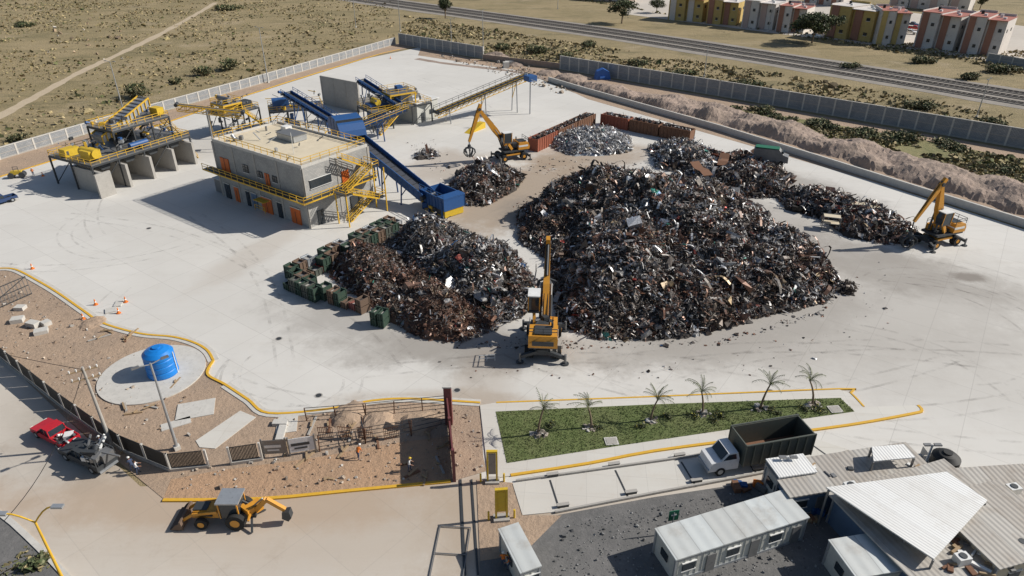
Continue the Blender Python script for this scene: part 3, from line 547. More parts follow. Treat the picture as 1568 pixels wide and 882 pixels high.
for x,wd,m in((2,1.6,'glass'),(5,1.4,'door_orange'),(8.5,1.0,'glass'),(14.2,3.0,'door_orange'),(22.5,2.6,'door_orange'),(10.5,1.6,'office_blue'),(18,1.2,'glass')):
    d.box((x,-.1,1.5),(wd,.14,3.0),m);d.box((x,-.12,3.1),(wd+.3,.2,.18),'concrete_light');d.box((x,-.13,1.2),(.08,.16,2.4),'steel_dark')
for x,z,wd,hh,m in((3,6.9,2.6,2.8,'door_orange'),(9.5,7.6,1.6,1.5,'glass'),(13.8,7.4,1.3,1.2,'glass'),(18,7.4,1.3,1.2,'glass'),(15.8,6.8,1.2,2.4,'door_orange')):
    d.box((x,-.1,z),(wd,.14,hh),m);d.box((x,-.12,z-hh/2-.05),(wd+.2,.18,.1),'white');d.box((x,-.13,z),(.08,.16,hh),'steel_dark')
d.box((L+.1,3.5,7.8),(.14,4.6,1.5),'glass');d.box((L+.14,3.5,7.0),(.1,4.8,.1),'white');d.box((L+.14,3.5,8.6),(.1,4.8,.1),'white');d.box((L+.1,9,6.8),(.14,1.6,2.6),'door_orange');d.box((L+.1,2.5,1.4),(.14,1.4,2.6),'glass');d.box((L+.1,11,1.5),(.14,3,3),'steel_dark')
bl=o.p('balcony');bl.box((L/2,-1.0,5.62),(L+4,1.9,.15),'steel_dark');bl.box((L+1.0,W/2,5.62),(1.8,W-.1,.15),'steel_dark');bl.rail([(-2,-1.95,5.7),(L+1.9,-1.95,5.7),(L+1.9,W,5.7)]);bl.box((L/2,-1.98,5.6),(L+4,.1,.22),'rail_yellow');bl.box((L+1.95,W/2-1,5.6),(.1,W+1.7,.22),'rail_yellow')
for x in np.arange(0,L,4.2): bl.beam((x,-.1,4.2),(x,-1.9,5.5),.12,.12,'rail_yellow')
r=o.p('roof_fittings');r.rail([(.3,.3,HB+.5),(L-.3,.3,HB+.5),(L-.3,W-.3,HB+.5),(.3,W-.3,HB+.5),(.3,.3,HB+.5)]);r.box((11.5,9.5,HB+.75),(5,3,1.1),'galv');r.box((11.5,9.5,HB+1.35),(5.2,3.2,.12),'steel');r.box((6,12.5,HB+.6),(1.5,1.5,.9),'white');r.box((4,2.5,HB+.4),(.8,.8,.6),'steel');r.cyl((3,10,HB),(3,10,HB+1),.2,'steel');r.cyl((19,4,HB),(19,4,HB+4),.05,'white');r.clutter(2,24,2,13,HB+.2,HB+.5,14,('galv','white','steel'))
s=o.p('stairs')
def stair(mb,a,b,w,n=12,m='rail_yellow'):
    a=Vector(a);b=Vector(b);dd=(b-a);hd=Vector((dd.x,dd.y,0)).normalized();sd=Vector((-hd.y,hd.x,0))
    for q in(-w/2,w/2): mb.beam(a+sd*q,b+sd*q,.08,.26,m);mb.rail([a+sd*q,b+sd*q],m,1.0,.07,1.4)
    for i in range(n): p=a.lerp(b,(i+.5)/n);mb.box(p,(.35,w,.06),'steel_dark',math.atan2(hd.y,hd.x))
stair(s,(L+3.2,6,0),(L+3.2,12,3),1.2);s.box((L+3.8,12.8,3),(2.8,1.5,.12),'steel_dark');stair(s,(L+4.5,12,3),(L+4.5,6,5.7),1.2);s.box((L+3,5.2,5.7),(4,1.5,.12),'steel_dark');stair(s,(L+3.2,6,5.7),(L+3.2,12,8.5),1.2);s.box((L+2,12.8,8.5),(4,1.5,.12),'steel_dark');stair(s,(L+1.6,12,8.5),(L+1.6,7,11.3),1.2)
s.rail([(L+2,4.4,5.7),(L+5.2,4.4,5.7),(L+5.2,6,5.7)]);s.rail([(L+.3,13.6,8.5),(L+4,13.6,8.5),(L+4,12,8.5)]);s.rail([(L+2.6,13.6,3),(L+5.2,13.6,3),(L+5.2,12,3)])
for x,y in((L+2.4,13.6),(L+5.2,13.6),(L+5.2,4.4),(L+2.4,4.4)): s.beam((x,y,0),(x,y,8.5 if y>10 else 5.7),.18,.18,'rail_yellow')
e2=o.p('entrance_shed');e2.box((-1.8,2.5,1.4),(3,4,2.8),'steel');e2.box((-1.8,2.5,2.9),(3.4,4.4,.15),'galv');e2.box((15,-1.6,3.2),(3,1.4,.1),'rail_yellow');e2.rail([(13.5,-2.2,1.2),(16.5,-2.2,1.2)]);o.done()
# ---------- plant structures ----------
def deck(b,x0,x1,y0,y1,z,leg='steel_dark',nx=3,ny=2,brace=True,z0=0,rails=True,m='steel'):
    b.box(((x0+x1)/2,(y0+y1)/2,z),(x1-x0,y1-y0,.16),m)
    for s in((x0,y0,x1,y0),(x0,y1,x1,y1),(x0,y0,x0,y1),(x1,y0,x1,y1)): b.beam((s[0],s[1],z-.25),(s[2],s[3],z-.25),.22,.35,leg)
    for i in range(nx):
        for j in range(ny):
            x=x0+(x1-x0)*i/(nx-1);y=y0+(y1-y0)*j/(ny-1);b.beam((x,y,z0),(x,y,z-.1),.28,.28,leg)
            if brace and i<nx-1 and i%2==0: x2=x0+(x1-x0)*(i+1)/(nx-1);b.beam((x,y,z0+.3),(x2,y,z-.4),.12,.12,leg)
    if rails: b.rail([(x0,y0,z),(x1,y0,z),(x1,y1,z),(x0,y1,z),(x0,y0,z)])
def conv(name,p,q,w,side='blue',cover=None,supports=(.3,.7),rails=False,truss=False,dz=.7,rm='rail_yellow'):
    o=Obj(name);p=Vector(p);q=Vector(q);d=(q-p).normalized();sd=Vector((-d.y,d.x,0)).normalized();b=o.p('frame');up=Vector((0,0,1))
    o.p('belt').beam(p,q,w-.1,.14,'belt')
    nn_=int((q-p).length/1.5)
    for i in range(nn_): c_=p.lerp(q,(i+.5)/nn_);o.p('cleats').beam(c_-sd*(w/2-.1)+up*.12,c_+sd*(w/2-.1)+up*.12,.12,.12,'steel_dark')
    for s in(-1,1):
        b.beam(p+sd*s*w/2,q+sd*s*w/2,.14,dz,side)
        for i in range(nn_): c_=p.lerp(q,(i+.5)/nn_)+sd*s*(w/2+.08);b.beam(c_-up*dz*.5,c_+up*dz*.55,.1,.12,side)
        if truss:
            n=int((q-p).length/1.6);lo=Vector((0,0,-1.3))
            b.beam(p+sd*s*w/2+lo,q+sd*s*w/2+lo,.14,.14,side)
            for i in range(n):
                A=p.lerp(q,i/n)+sd*s*w/2;B=p.lerp(q,(i+1)/n)+sd*s*w/2;b.beam(A+lo,B,.09,.09,side);b.beam(A,A+lo,.09,.09,side)
    if cover: o.p('cover').beam(p+up*.75,q+up*.75,w+.1,.5,cover)
    if rails:
        for s in(-1,1): o.p('handrail').rail([p+sd*s*(w/2+.7)+up*.2,q+sd*s*(w/2+.7)+up*.2],rm);o.p('walkway').beam(p+sd*s*(w/2+.4),q+sd*s*(w/2+.4),.6,.08,'steel_dark')
    L=o.p('legs')
    for t in supports:
        c=p.lerp(q,t)
        for s in(-1,1): L.beam((c.x+sd.x*s*(w/2+.5),c.y+sd.y*s*(w/2+.5),0),c+sd*s*w/2,.25,.25,side if not truss else 'galv')
        L.beam((c.x+sd.x*(w/2+.3),c.y+sd.y*(w/2+.3),c.z*.4),c-sd*w/2-up*.4,.14,.14,side);L.beam(c-sd*w/2-up*.5,c+sd*w/2-up*.5,.2,.2,side)
    for e in(p,q): o.p('pulleys').cyl(e-sd*(w/2+.2),e+sd*(w/2+.2),.4,'steel_dark')
    return o.done()
lo=G3(655,300,2.6);hi=G3(535,203,10.5)
conv('infeed_conveyor',lo,hi,3.0,'blue',None,(.25,.5,.75,.95),False,False,1.7)
o=Obj('infeed_hopper',G(678,322),ANG(655,310,700,332));b=o.p('hopper')
openbox(o,0,0,7.5,4.6,2.2,'blue',1.5);b.box((0,0,.8),(7.2,4.2,1.3),'yellow');b.box((0,-2.2,1.0),(6,.2,1.0),'steel_dark');b.box((2.8,0,3.8),(2,4.8,.3),'blue')
for x in(-3,-1,1,3): b.box((x,-2.35,1.5),(.3,.2,3),'blue')
b.rail([(-3.7,-2.4,3.7),(3.7,-2.4,3.7)],'blue');b.clutter(-3,3,-2.4,-2.2,.6,1.4,6);o.done()
hx=Vector(hi);o=Obj('shredder',(hx.x,hx.y),ANG(655,300,535,203));b=o.p('housing')
b.box((2.5,0,8.8),(5.5,4.5,4.4),'blue')
b.prof([(-3,10.5),(-2.6,11.6),(-1.6,12.7),(0,13.4),(2.4,13.6),(4.2,13.0),(5.4,12.0),(6,10.6)],-2.6,2.6,'blue')
for x in(-1,1,3): b.box((x,0,12.4),(.15,5.3,2.0),'steel_dark')
deck(o.p('platform'),-1,11,-4,5,6.4,'steel_dark',4,2);o.p('motor').cyl((8,-1,8),(8,2,8),1.0,'blue');o.p('motor').box((8,0,7),(2,2,.8),'yellow');o.p('pipework').clutter(0,11,-3.5,4.5,6.6,9,26);o.p('pipework').clutter(0,11,-3.5,4.5,.5,5.5,20,('steel_dark','blue'))
stair(o.p('steps'),(12,-5,0),(6,-5,6.4),1.1);o.done()
conv('discharge_conveyor',G3(515,188,5),G3(440,143,9),2,'blue',None,(.3,.8),True,False,1.3,'blue')
conv('discharge_conveyor',G3(610,160,6),G3(553,124,10),2,'blue',None,(.4,.9),True,False,1.3,'blue')
conv('transfer_conveyor',G3(540,200,4),G3(620,168,6),1.8,'blue',None,(.5,),True)
conv('stacking_conveyor',G3(668,172,3.2),G3(808,114,9.5),1.8,'rail_yellow',None,(.12,.5,.85),True,True,.3,'steel_dark')
x,y=G(812,120,9.5)
o=Obj('conveyor_head',(x,y));o.p().box((0,0,9.6),(2.6,2.6,1.4),'blue',.6);o.p().beam((0,0,0),(0,0,8.9),.3,.3,'galv');o.p().clutter(-1.5,1.5,-1.5,1.5,9,10.5,7);o.done()
conv('transfer_conveyor',G3(270,160,11),G3(372,172,8.5),1.3,'rail_yellow',None,(.45,),False,True,.3)
def plat(name,px,tow,Lx,Wy,z,extra=None,nx=4):
    o=Obj(name,G(*px),ANG(*px,*tow));deck(o.p('platform'),0,Lx,0,Wy,z,'steel_dark',nx,2)
    if extra: extra(o)
    o.done()
def exA(o):
    b=o.p('machinery');b.cyl((3,2,6.6),(3,5,6.6),.8,'yellow');b.cyl((7,2,6.6),(7,5,6.6),.8,'yellow');b.box((5,4,5.8),(8,3,.7),'blue');b.prof([(9,5.4),(9.6,8.0),(12.4,7.6),(13,5.4)],2,5,'steel')
    stair(o.p('steps'),(0,-3,0),(8,-1,5),1.1);deck(o.p('upper_deck'),6,13,1,7,8.2,'rail_yellow',2,2,True,5)
    b.box((3,3.5,2.5),(4,3,3),'blue');b.clutter(0,16,1,7,5.2,8.2,45);b.clutter(0,16,1,7,.4,4.5,30,('steel_dark','blue','steel'));b.box((10,4,9),(1.6,1.6,1),'blue')
plat('separation_platform',(572,203),(640,190),17,8,5,exA)
def exB(o):
    b=o.p('machinery');b.box((3,3,6.8),(2.6,2.4,1.8),'rail_yellow');b.cyl((3,1,8.4),(3,5,8.4),.7,'steel');b.box((8,3,6.4),(3,2.5,1.4),'steel_dark')
    stair(o.p('steps'),(11,-1,0),(5,-1,5.6),1);b.clutter(0,10,0,7,5.8,9,30);b.clutter(0,10,0,7,.5,5,18,('steel_dark','steel'));deck(o.p('upper_deck'),1,6,1,6,7.6,'rail_yellow',2,2,True,5.6)
plat('sampling_tower',(350,212),(392,200),10,7,5.6,exB)
def exC(o):
    b=o.p('machinery');b.box((3,3,6.2),(4,3,2.2),'blue');b.box((8,3,5.8),(3,3,1.2),'steel');b.clutter(0,13,0,7,5.2,8.6,36);b.clutter(0,13,0,7,.5,4.6,20,('steel_dark','blue'))
plat('magnet_station',(418,202),(480,196),13,7,5,exC)
px0=(165,300);px1=(300,252);L=DIST(*px0,*px1);o=Obj('sorting_plant',G(*px0),ANG(*px0,*px1));b=o.p('bunkers')
for x in(0,5.4,10.8,16.2,21.2): b.box((x,4,2.4),(.55,8,4.8),'concrete_wall')
b.box((10.6,8.2,2.4),(22,.4,4.8),'concrete_wall')
b.box((0,-.3,2.4),(3.2,.5,4.8),'concrete_wall')
deck(o.p('lower_deck'),-.5,22,1.5,15,6.0,'steel_dark',5,3)
deck(o.p('upper_deck'),7,20,4,12,10.5,'steel_dark',4,2,True,6)
b=o.p('screen');b.beam((6,8,8.6),(18,8,13.6),3.2,1.3,'galv');b.beam((6,6.3,9.4),(18,6.3,14.4),.16,.3,'rail_yellow');b.beam((6,9.7,9.4),(18,9.7,14.4),.16,.3,'rail_yellow')
for i in range(13): q=i/12;b.box((6+12*q,6.3,8.6+5*q),(.16,.2,1.7),'rail_yellow');b.box((6+12*q,8,9.35+5*q),(.3,3.0,.14),'steel')
b.box((2,5,7.2),(2.4,3,1.6),'yellow');b.cyl((2,3,7.4),(2,7.5,7.4),.9,'yellow');b.box((1.5,11,6.9),(3,2,1.5),'yellow');b.box((14,13,7.2),(5,2,2),'steel_dark');b.cyl((9,3,7.0),(13,3,7.0),.6,'blue');b.box((19,6,11.6),(1.6,2.4,1.4),'yellow')
b.clutter(0,21,2,14,6.2,9.5,70,('steel_dark','steel','galv','steel_dark','rail_yellow','blue'));b.clutter(7,20,4,12,10.6,12,25);b.clutter(0,21,9,15,.5,5.5,25,('steel_dark','steel'))
conv2=o.p('chutes')
for x in(2.7,8.1,13.5,18.7): conv2.prof([(x-1.6,5.8),(x+1.6,5.8),(x+.8,4.2),(x-.8,4.2)],2.5,5.5,'steel_dark')
stair(o.p('steps'),(23.5,3,0),(23.5,12,6),1.2);stair(o.p('steps'),(20.8,3,6),(20.8,10,10.5),1.1);o.done()
def wallseg(name,a,b,h,th=.4,m='concrete_wall'):
    L=DIST(*a,*b);o=Obj(name,G(*a),ANG(*a,*b));o.p().box((L/2,0,h/2),(L,th,h),m);o.p().box((L/2,0,h+.05),(L+.05,th+.1,.12),'concrete_light');n=int(L/4)
    for i in range(n+1): o.p().box((L*i/max(n,1),-.02,h/2),(.4,th+.12,h-.02),m)
    o.done()
wallseg('bunker_wall',(497,160),(552,172),8);wallseg('bunker_wall',(552,172),(640,160),4)
o=Obj('plant_hut',G(640,190),ANG(640,190,676,178));o.p('walls').box((4,3.5,2.6),(8,7,5.2),'office_wall');o.p('roof').box((4,3.5,5.3),(8.8,7.8,.2),'corr_white');o.p('openings').box((2,-.03,1.3),(1.2,.1,2.4),'steel_dark');o.p('openings').box((5.5,-.03,2.2),(1.8,.1,1.2),'glass');o.done()
o=Obj('yellow_ramp',G(727,200),ANG(710,206,745,192));o.p().prof([(-3.4,0),(3.4,0),(3.4,1.5),(2.2,1.5)],-.9,.9,'yellow');o.p().rail([(2.2,.9,1.5),(3.4,.9,1.5)]);o.done()
o=Obj('scrap_van',G(1175,262),-.4);o.p('body').prof([(-3.4,.5),(-3.4,3),(1.6,3.1),(2.6,2.1),(3.6,1.8),(3.7,.5)],-1.1,1.1,'steel');o.p('body').box((-.8,0,3.2),(4.8,2.0,.15),'sign_green');o.p('glazing').box((2.2,0,2.5),(.5,1.9,.7),'glass',0,.9)
for x in(-2,2.4):
    for s_ in(-1,1): o.p('wheels').cyl((x,s_*.9,.45),(x,s_*1.15,.45),.45,'rubber')
o.z=2.0;o.done()
for u,v,z,rz in((1140,255,2.2,.4),(1105,262,2,1.2),(1068,300,5,1.9)):
    o=Obj('crushed_panel',G(u,v),rz,z);o.p().prof([(-2.5,0),(-1,.5),(1,.3),(2.6,1.1),(2.6,1.2),(1,.45),(-1,.62),(-2.5,.12)],-1,1,'rust');o.done()
for u,v in((1270,350),(1310,330),(1330,335)):
    o=Obj('steel_rack',G(u,v),R(-.6,.2))
    for x in(-1.4,1.4):
        for y in(-.8,.8): o.p().beam((x,y,0),(x,y,2.4),.14,.14,'steel')
    for z in(1.2,2.4):
        o.p().beam((-1.4,-.8,z),(1.4,-.8,z),.12,.12,'steel');o.p().beam((-1.4,.8,z),(1.4,.8,z),.12,.12,'steel');o.p().box((0,0,z),(2.7,1.4,.06),'cream')
    o.done()
# ---------- poles ----------
def lamp(u,v,h,arm=1.6,rz=0,name='street_lamp',m='galv'):
    o=Obj(name,G(u,v),rz);b=o.p('pole');b.cyl((0,0,0),(0,0,h),.17,m,.09,10);b.box((0,0,.25),(.6,.6,.5),'concrete_light');h2=o.p('lamp_head')
    for s in(-1,1): h2.beam((0,0,h-.15),(s*arm*.7,0,h+.05),.08,.08,m);h2.box((s*arm*.85,0,h+.07),(.7,.35,.14),'steel')
    o.done()
def HT(u,v,v1):
    Y=G(u,v)[1];b=(v1-441)/F;return CH-Y*(ST+b*CT)/(CT-b*ST)
for u,v,v1 in [(193,184,94),(411,127,42),(545,42,-3),(613,48,-6),(692,82,28),(740,78,16),(1078,118,68),(1495,180,121),(1176,48,-8),(854,14,-25),(272,688,556)]: lamp(u,v,HT(u,v,v1),rz=R(0,3))
def upole(u,v,h,rz=.5):
    o=Obj('utility_pole',G(u,v),rz);b=o.p('pole');b.cyl((0,0,0),(0,0,h),.2,'concrete_wall',.12,10);c=o.p('crossarms')
    for z in(h-.4,h-1.4):
        c.beam((-1.3,0,z),(1.3,0,z),.12,.14,'wood')
        for x in(-1.2,-.6,.6,1.2): c.cyl((x,0,z),(x,0,z+.3),.07,'white')
    o.done()
upole(172,684,HT(172,684,562))
o=Obj('curved_street_lamp',G(97,888));hh=HT(97,888,800);b=o.p('pole');b.cyl((0,0,0),(0,0,hh),.13,'rail_yellow',.09)
for s in(1,-1):
    pts=[(0,0,hh)]+[(s*(.5*k),0,hh+1.8*math.sin(k/4*1.5)*(.55 if s<0 else 1)) for k in range(1,5)]
    for q,w2 in zip(pts[:-1],pts[1:]): b.cyl(q,w2,.07,'rail_yellow')
    o.p('lamp_head').box((pts[-1][0]+s*.35,0,pts[-1][2]),(.9,.4,.18),'galv')
o.done()
o=Obj('power_cable')
pc=Vector((*G(172,684),HT(172,684,566)))
for q in [(-300,520,9),(60,900,8)]:
    e=Vector((*G(q[0],q[1]),q[2]));pr=pc
    for i in range(1,13):
        t=i/12;p=pc.lerp(e,t)-Vector((0,0,4*t*(1-t)*1.5));o.p().beam(pr,p,.04,.04,'black');pr=p
o.done()
# ---------- front fence ----------
def fence(px,h=2.4,dark=True):
    for a,b in zip(px[:-1],px[1:]):
        L=DIST(*a,*b);o=Obj('steel_fence',G(*a),ANG(*a,*b));n=max(1,round(L/3.4));s=L/n;q=o.p('posts');p=o.p('panels');o.p('footing').box((L/2,0,.2),(L,.3,.4),'concrete_wall')
        for i in range(n+1): q.box((i*s,0,h/2),(.2,.2,h),'concrete_light')
        for i in range(n):
            for k in(.5,h-.1): p.box((i*s+s/2,0,k),(s-.5,.07,.07),'steel_dark')
            m=int((s-.4)/.13)
            for j in range(m): p.box((i*s+.2+j*(s-.4)/m,0,h/2+.2),(.09,.04,h-.5),'black')
        o.done()
fence([(-60,500),(0,548),(55,592),(100,628),(150,664),(190,692),(262,722),(320,716)]);fence([(355,712),(402,705)])
def banner(a,b,m,m2):
    L=DIST(*a,*b);o=Obj('banner',G(*a),ANG(*a,*b));o.p('cloth').box((L/2,0,1.4),(L,.05,1.8),m);o.p('print').box((L*.45,-.04,1.5),(L*.7,.02,.35),m2);o.p('print').box((L*.45,-.04,1.0),(L*.5,.02,.2),m2)
    for x in(0,L): o.p('posts').box((x,0,1.25),(.15,.15,2.5),'steel')
    o.done()
banner((405,701),(441,699),'steel','white');banner((445,699),(485,693),'shirt_white','steel_dark')
o=Obj('construction_fence');
def rp(px,h,step=2.6):
    P=[Vector((*G(*q),.05)) for q in px]
    for a_,b_ in zip(P[:-1],P[1:]):
        n_=max(1,int((b_-a_).length/step))
        for i in range(n_+1): q=a_.lerp(b_,i/n_);o.p().beam(q,q+Vector((R(-.15,.15),0,h)),.1,.1,'rust')
        for k in(.3,.55,.8,1.0): o.p().beam(a_+Vector((0,0,h*k)),b_+Vector((0,0,h*k)),.05,.05,'steel_dark')
rp([(490,692),(560,680),(630,668),(686,655)],2.2);rp([(470,645),(560,638),(690,625)],1.8);rp([(560,680),(555,660)],2);o.done()
o=Obj('fence_panel')
for u in (500,530,560,600):
    x,y=G(u,672);rz_=R(-.4,.4)
    for k in range(9): o.p().box((x+math.cos(rz_)*(k-4)*.19,y+math.sin(rz_)*(k-4)*.19,.9),(.05,.05,1.5),'rust',rz_)
    for z in(.2,.9,1.6): o.p().box((x,y,z),(1.6,.06,.06),'rust',rz_)
o.done()
L=DIST(692,735,690,640);o=Obj('sliding_gate',G(696,737),ANG(700,735,690,645));b=o.p('frame')
for z in(.3,2.0,3.8): b.beam((0,0,z),(L,0,z),.16,.16,'gate_red')
b.box((L/2,0,2.0),(L-.1,.06,3.5),'gate_red')
for i in range(int(L/.9)+1): b.box((i*.9,0,2.0),(.12,.14,3.7),'gate_red')
for x in(0,L/2,L): b.box((x,0,2.1),(.3,.3,4.2),'gate_red')
o.done()
o=Obj('gate_pillar',G(688,648));o.p().box((0,0,2.6),(.8,.8,5.2),'gate_red');o.p().box((0,0,5.25),(1,1,.15),'concrete_light');o.done()
o=Obj('gate_track');ribbon(o.p(),[G(705,735),G(712,882)],.25,.1,.1,'steel_dark');ribbon(o.p(),[G(722,735),G(732,882)],.2,.1,.1,'steel_dark');o.done()
def portal(u,v,h,w=1.5):
    o=Obj('scale_portal_sign',G(u,v),R(-.15,.15))
    o.p('base').box((0,0,.15),(w+.5,.9,.3),'concrete_wall');b=o.p('frame')
    for s in(-1,1): b.box((s*w/2,0,h/2),(.18,.25,h),'yellow')
    b.box((0,0,h),(w+.18,.3,.2),'yellow');o.p('panel').box((0,0,h*.6),(w-.2,.12,h*.65),'steel' if v<745 else 'yellow');o.p('bollards').cyl((-w/2-.7,0,0),(-w/2-.7,0,1.1),.1,'yellow');o.p('bollards').cyl((w/2+.7,0,0),(w/2+.7,0,1.1),.1,'yellow');o.done()
portal(754,738,4.0,.9);portal(768,795,3.8,1.0)
for u,v in[(862,777),(966,757),(1066,739),(1160,721),(846,730),(940,714),(1040,700)]:
    o=Obj('scale_guard_block',G(u,v),ANG(785,742,1060,703));o.p().box((0,0,.25),(1.1,.3,.35),'steel_dark');o.p().box((0,0,.45),(1.2,.36,.05),'concrete_wall');o.done()
for u1,v1,u2,v2 in [(842,735,856,779),(942,720,962,762),(1043,707,1066,745),(1130,688,1160,727),(1225,668,1270,700)]:
    o=Obj('deck_joint');ribbon(o.p(),[G(u1,v1,.12),G(u2,v2,.12)],.2,.128,.128,'steel_dark');o.done()
o=Obj('scale_rail');ribbon(o.p(),[G(850,786),G(1000,757),G(1150,729),G(1290,700)],.2,.1,.3,'concrete_wall');ribbon(o.p(),[G(790,738),G(1060,700),G(1150,680)],.2,.1,.3,'concrete_wall');o.done()
o=Obj('direction_sign',G(1027,818),.2);o.p('pole').cyl((0,0,0),(0,0,2.8),.06,'galv');o.p('plate').box((0,0,2.4),(.95,.05,1.2),'sign_green');o.p('plate').box((0,-.04,2.5),(.5,.02,.15),'white');o.done()
for u,v in [(936,678),(1278,629)]:
    o=Obj('inspection_cover',G(u,v),.1);o.p().box((0,0,.22),(1.4,1.2,.1),'concrete_light');o.p().box((0,0,.28),(1.1,.9,.03),'concrete_wall');o.done()
for u,v in [(228,350),(488,606),(427,519),(700,598),(1180,600)]:
    o=Obj('manhole_cover',G(u,v),0,.045);o.p().cyl((0,0,0),(0,0,.02),.35,'steel_dark');o.p().cyl((0,0,.0),(0,0,.012),.48,'concrete_wall');o.done()
# ---------- tank ----------
o=Obj('water_tank',G(251,572),0,.2);b=o.p('shell');rr=1.75;zs=[(0,rr),(.15,rr+.05),(.7,rr),(.8,rr-.06),(.9,rr),(1.5,rr),(1.6,rr-.06),(1.7,rr),(2.3,rr),(2.4,rr-.06),(2.5,rr),(2.95,rr),(3.3,1.35),(3.55,.8),(3.6,.4)]
for (z0,r0),(z1,r1) in zip(zs[:-1],zs[1:]): b.cyl((0,0,z0),(0,0,z1),r0,'tank_blue',r1,32)
o.p('lid').cyl((0,0,3.6),(0,0,3.75),.45,'tank_blue',None,20);o.p('pipe').cyl((1.8,0,0),(1.8,0,3),.06,'white');o.done()
o=Obj('black_water_tank',G(1440,722),0,.2);b=o.p('shell')
for (z0,r0),(z1,r1) in zip([(0,1.3),(1.0,1.3),(1.4,.8)],[(1.0,1.3),(1.4,.8),(1.5,.4)]): b.cyl((0,0,z0),(0,0,z1),r0,'black',r1,24)
o.p('lid').cyl((0,0,1.5),(0,0,1.6),.42,'black');o.z=1.0;o.p('stand').box((0,0,-.5),(2.6,2.6,1.0),'concrete_wall');o.done()
# ---------- vehicles ----------
def wheels(o,xs,y,r,w=.28):
    for x in xs:
        for s in(-1,1): o.p('wheels').cyl((x,s*(y-w),r),(x,s*y,r),r,'rubber');o.p('wheels').cyl((x,s*y,r),(x,s*(y+.02),r),r*.55,'galv')
def pickup(px,tow,m,name='pickup_truck',sc=1,load=None):
    o=Obj(name,G(*px),ANG(*px,*tow),.05,sc);b=o.p('body')
    b.prof([(.3,.55),(.3,1.05),(1.3,1.12),(2.6,1.0),(2.75,.85),(2.75,.5),(2.3,.42),(.5,.42)],-.95,.95,m)
    b.prof([(-.75,.45),(-.75,1.08),(.32,1.08),(.32,.45)],-.95,.95,m)
    b.box((-1.75,0,.62),(2.0,1.88,.12),'steel_dark')
    for s in(-1,1): b.box((-1.75,s*.9,.85),(2.0,.1,.5),m)
    b.box((-2.72,0,.82),(.08,1.9,.52),m)
    g=o.p('cab');g.prof([(-.7,1.08),(-.5,1.66),(.55,1.68),(1.25,1.1)],-.82,.82,'glass');g.box((.02,0,1.70),(1.1,1.6,.08),m)
    for s in(-1,1): g.beam((-.7,s*.84,1.08),(-.5,s*.8,1.68),.08,.1,m);g.beam((.1,s*.84,1.08),(.1,s*.8,1.68),.06,.08,m);g.beam((1.28,s*.84,1.1),(.55,s*.8,1.7),.07,.08,m)
    t=o.p('trim');t.box((2.8,0,.6),(.12,1.8,.25),'galv');t.box((-2.82,0,.5),(.12,1.7,.2),'galv');t.box((2.78,.7,.85),(.06,.3,.15),'white');t.box((2.78,-.7,.85),(.06,.3,.15),'white')
    for s in(-1,1): t.box((1.0,s*1.03,1.15),(.12,.2,.15),'black')
    wheels(o,(-1.75,1.85),.97,.4)
    if load: load(o)
    o.done()
def ldr(o): o.p('load').clutter(-2.5,-1,-.6,.6,.8,1.1,7,('steel_dark','white','steel'))
pickup((88,672),(58,655),'car_red',sc=1.05,load=ldr)
def ld(o):
    b=o.p('load');b.rail([(-2.7,-.9,1.1),(-.8,-.9,1.1),(-.8,.9,1.1),(-2.7,.9,1.1)],'steel_dark',.9,.08,.6);b.box((-1.7,.1,1.2),(1.4,1,.8),'steel');b.box((-1.2,-.4,1.6),(.6,.5,.5),'white');b.beam((-2.6,0,1.1),(-.2,0,2.1),.15,.15,'steel_dark');b.clutter(-2.5,-1,-.7,.7,1,2,14,('steel_dark','steel','white'))
pickup((138,706),(106,690),'steel_dark','work_truck',1.15,ld)
pickup((2,312),(-20,318),'car_blue','parked_car')
o=Obj('dump_truck',G(1160,706),ANG(1200,698,1100,716),.12);c=o.p('chassis');c.box((-.5,0,.85),(9,1.0,.35),'steel_dark')
b=o.p('cab');b.prof([(3.0,.8),(3.0,1.9),(3.3,2.75),(4.3,2.75),(4.9,1.9),(6.0,1.75),(6.15,.7),(3.0,.6)],-1.1,1.1,'car_white');b.prof([(3.35,1.95),(3.5,2.6),(4.25,2.6),(4.8,1.95)],-1.13,1.13,'glass');b.add([(4.32,-.95,2.76),(4.32,.95,2.76),(4.97,.95,1.97),(4.97,-.95,1.97)],[(0,1,2,3)],'glass');b.box((6.2,0,.8),(.15,2.2,.3),'galv')
openbox(o,-1.0,0,7.6,3.0,2.7,'dark_green',1.1);wheels(o,(4.9,-2.2,-3.4),1.15,.52,.35);o.done()
o=Obj('backhoe_loader',G(352,796),ANG(352,796,295,796),.05,1.1);b=o.p('body')
b.prof([(.3,.8),(.3,1.7),(2.6,1.5),(2.75,.8)],-.55,.55,'machine_orange');b.box((-.2,0,.9),(4.6,.9,.4),'steel_dark');b.box((2.0,0,1.62),(1.2,.9,.1),'steel_dark')
k=o.p('cab');k.prof([(-1.3,1.0),(-1.3,2.6),(.2,2.6),(.4,1.4),(.4,1.0)],-.75,.75,'glass');k.box((-.55,0,2.68),(1.9,1.75,.14),'galv')
for x in(-1.3,.25):
    for s_ in(-1,1): k.beam((x,s_*.78,1),(x,s_*.78,2.65),.1,.1,'machine_orange')
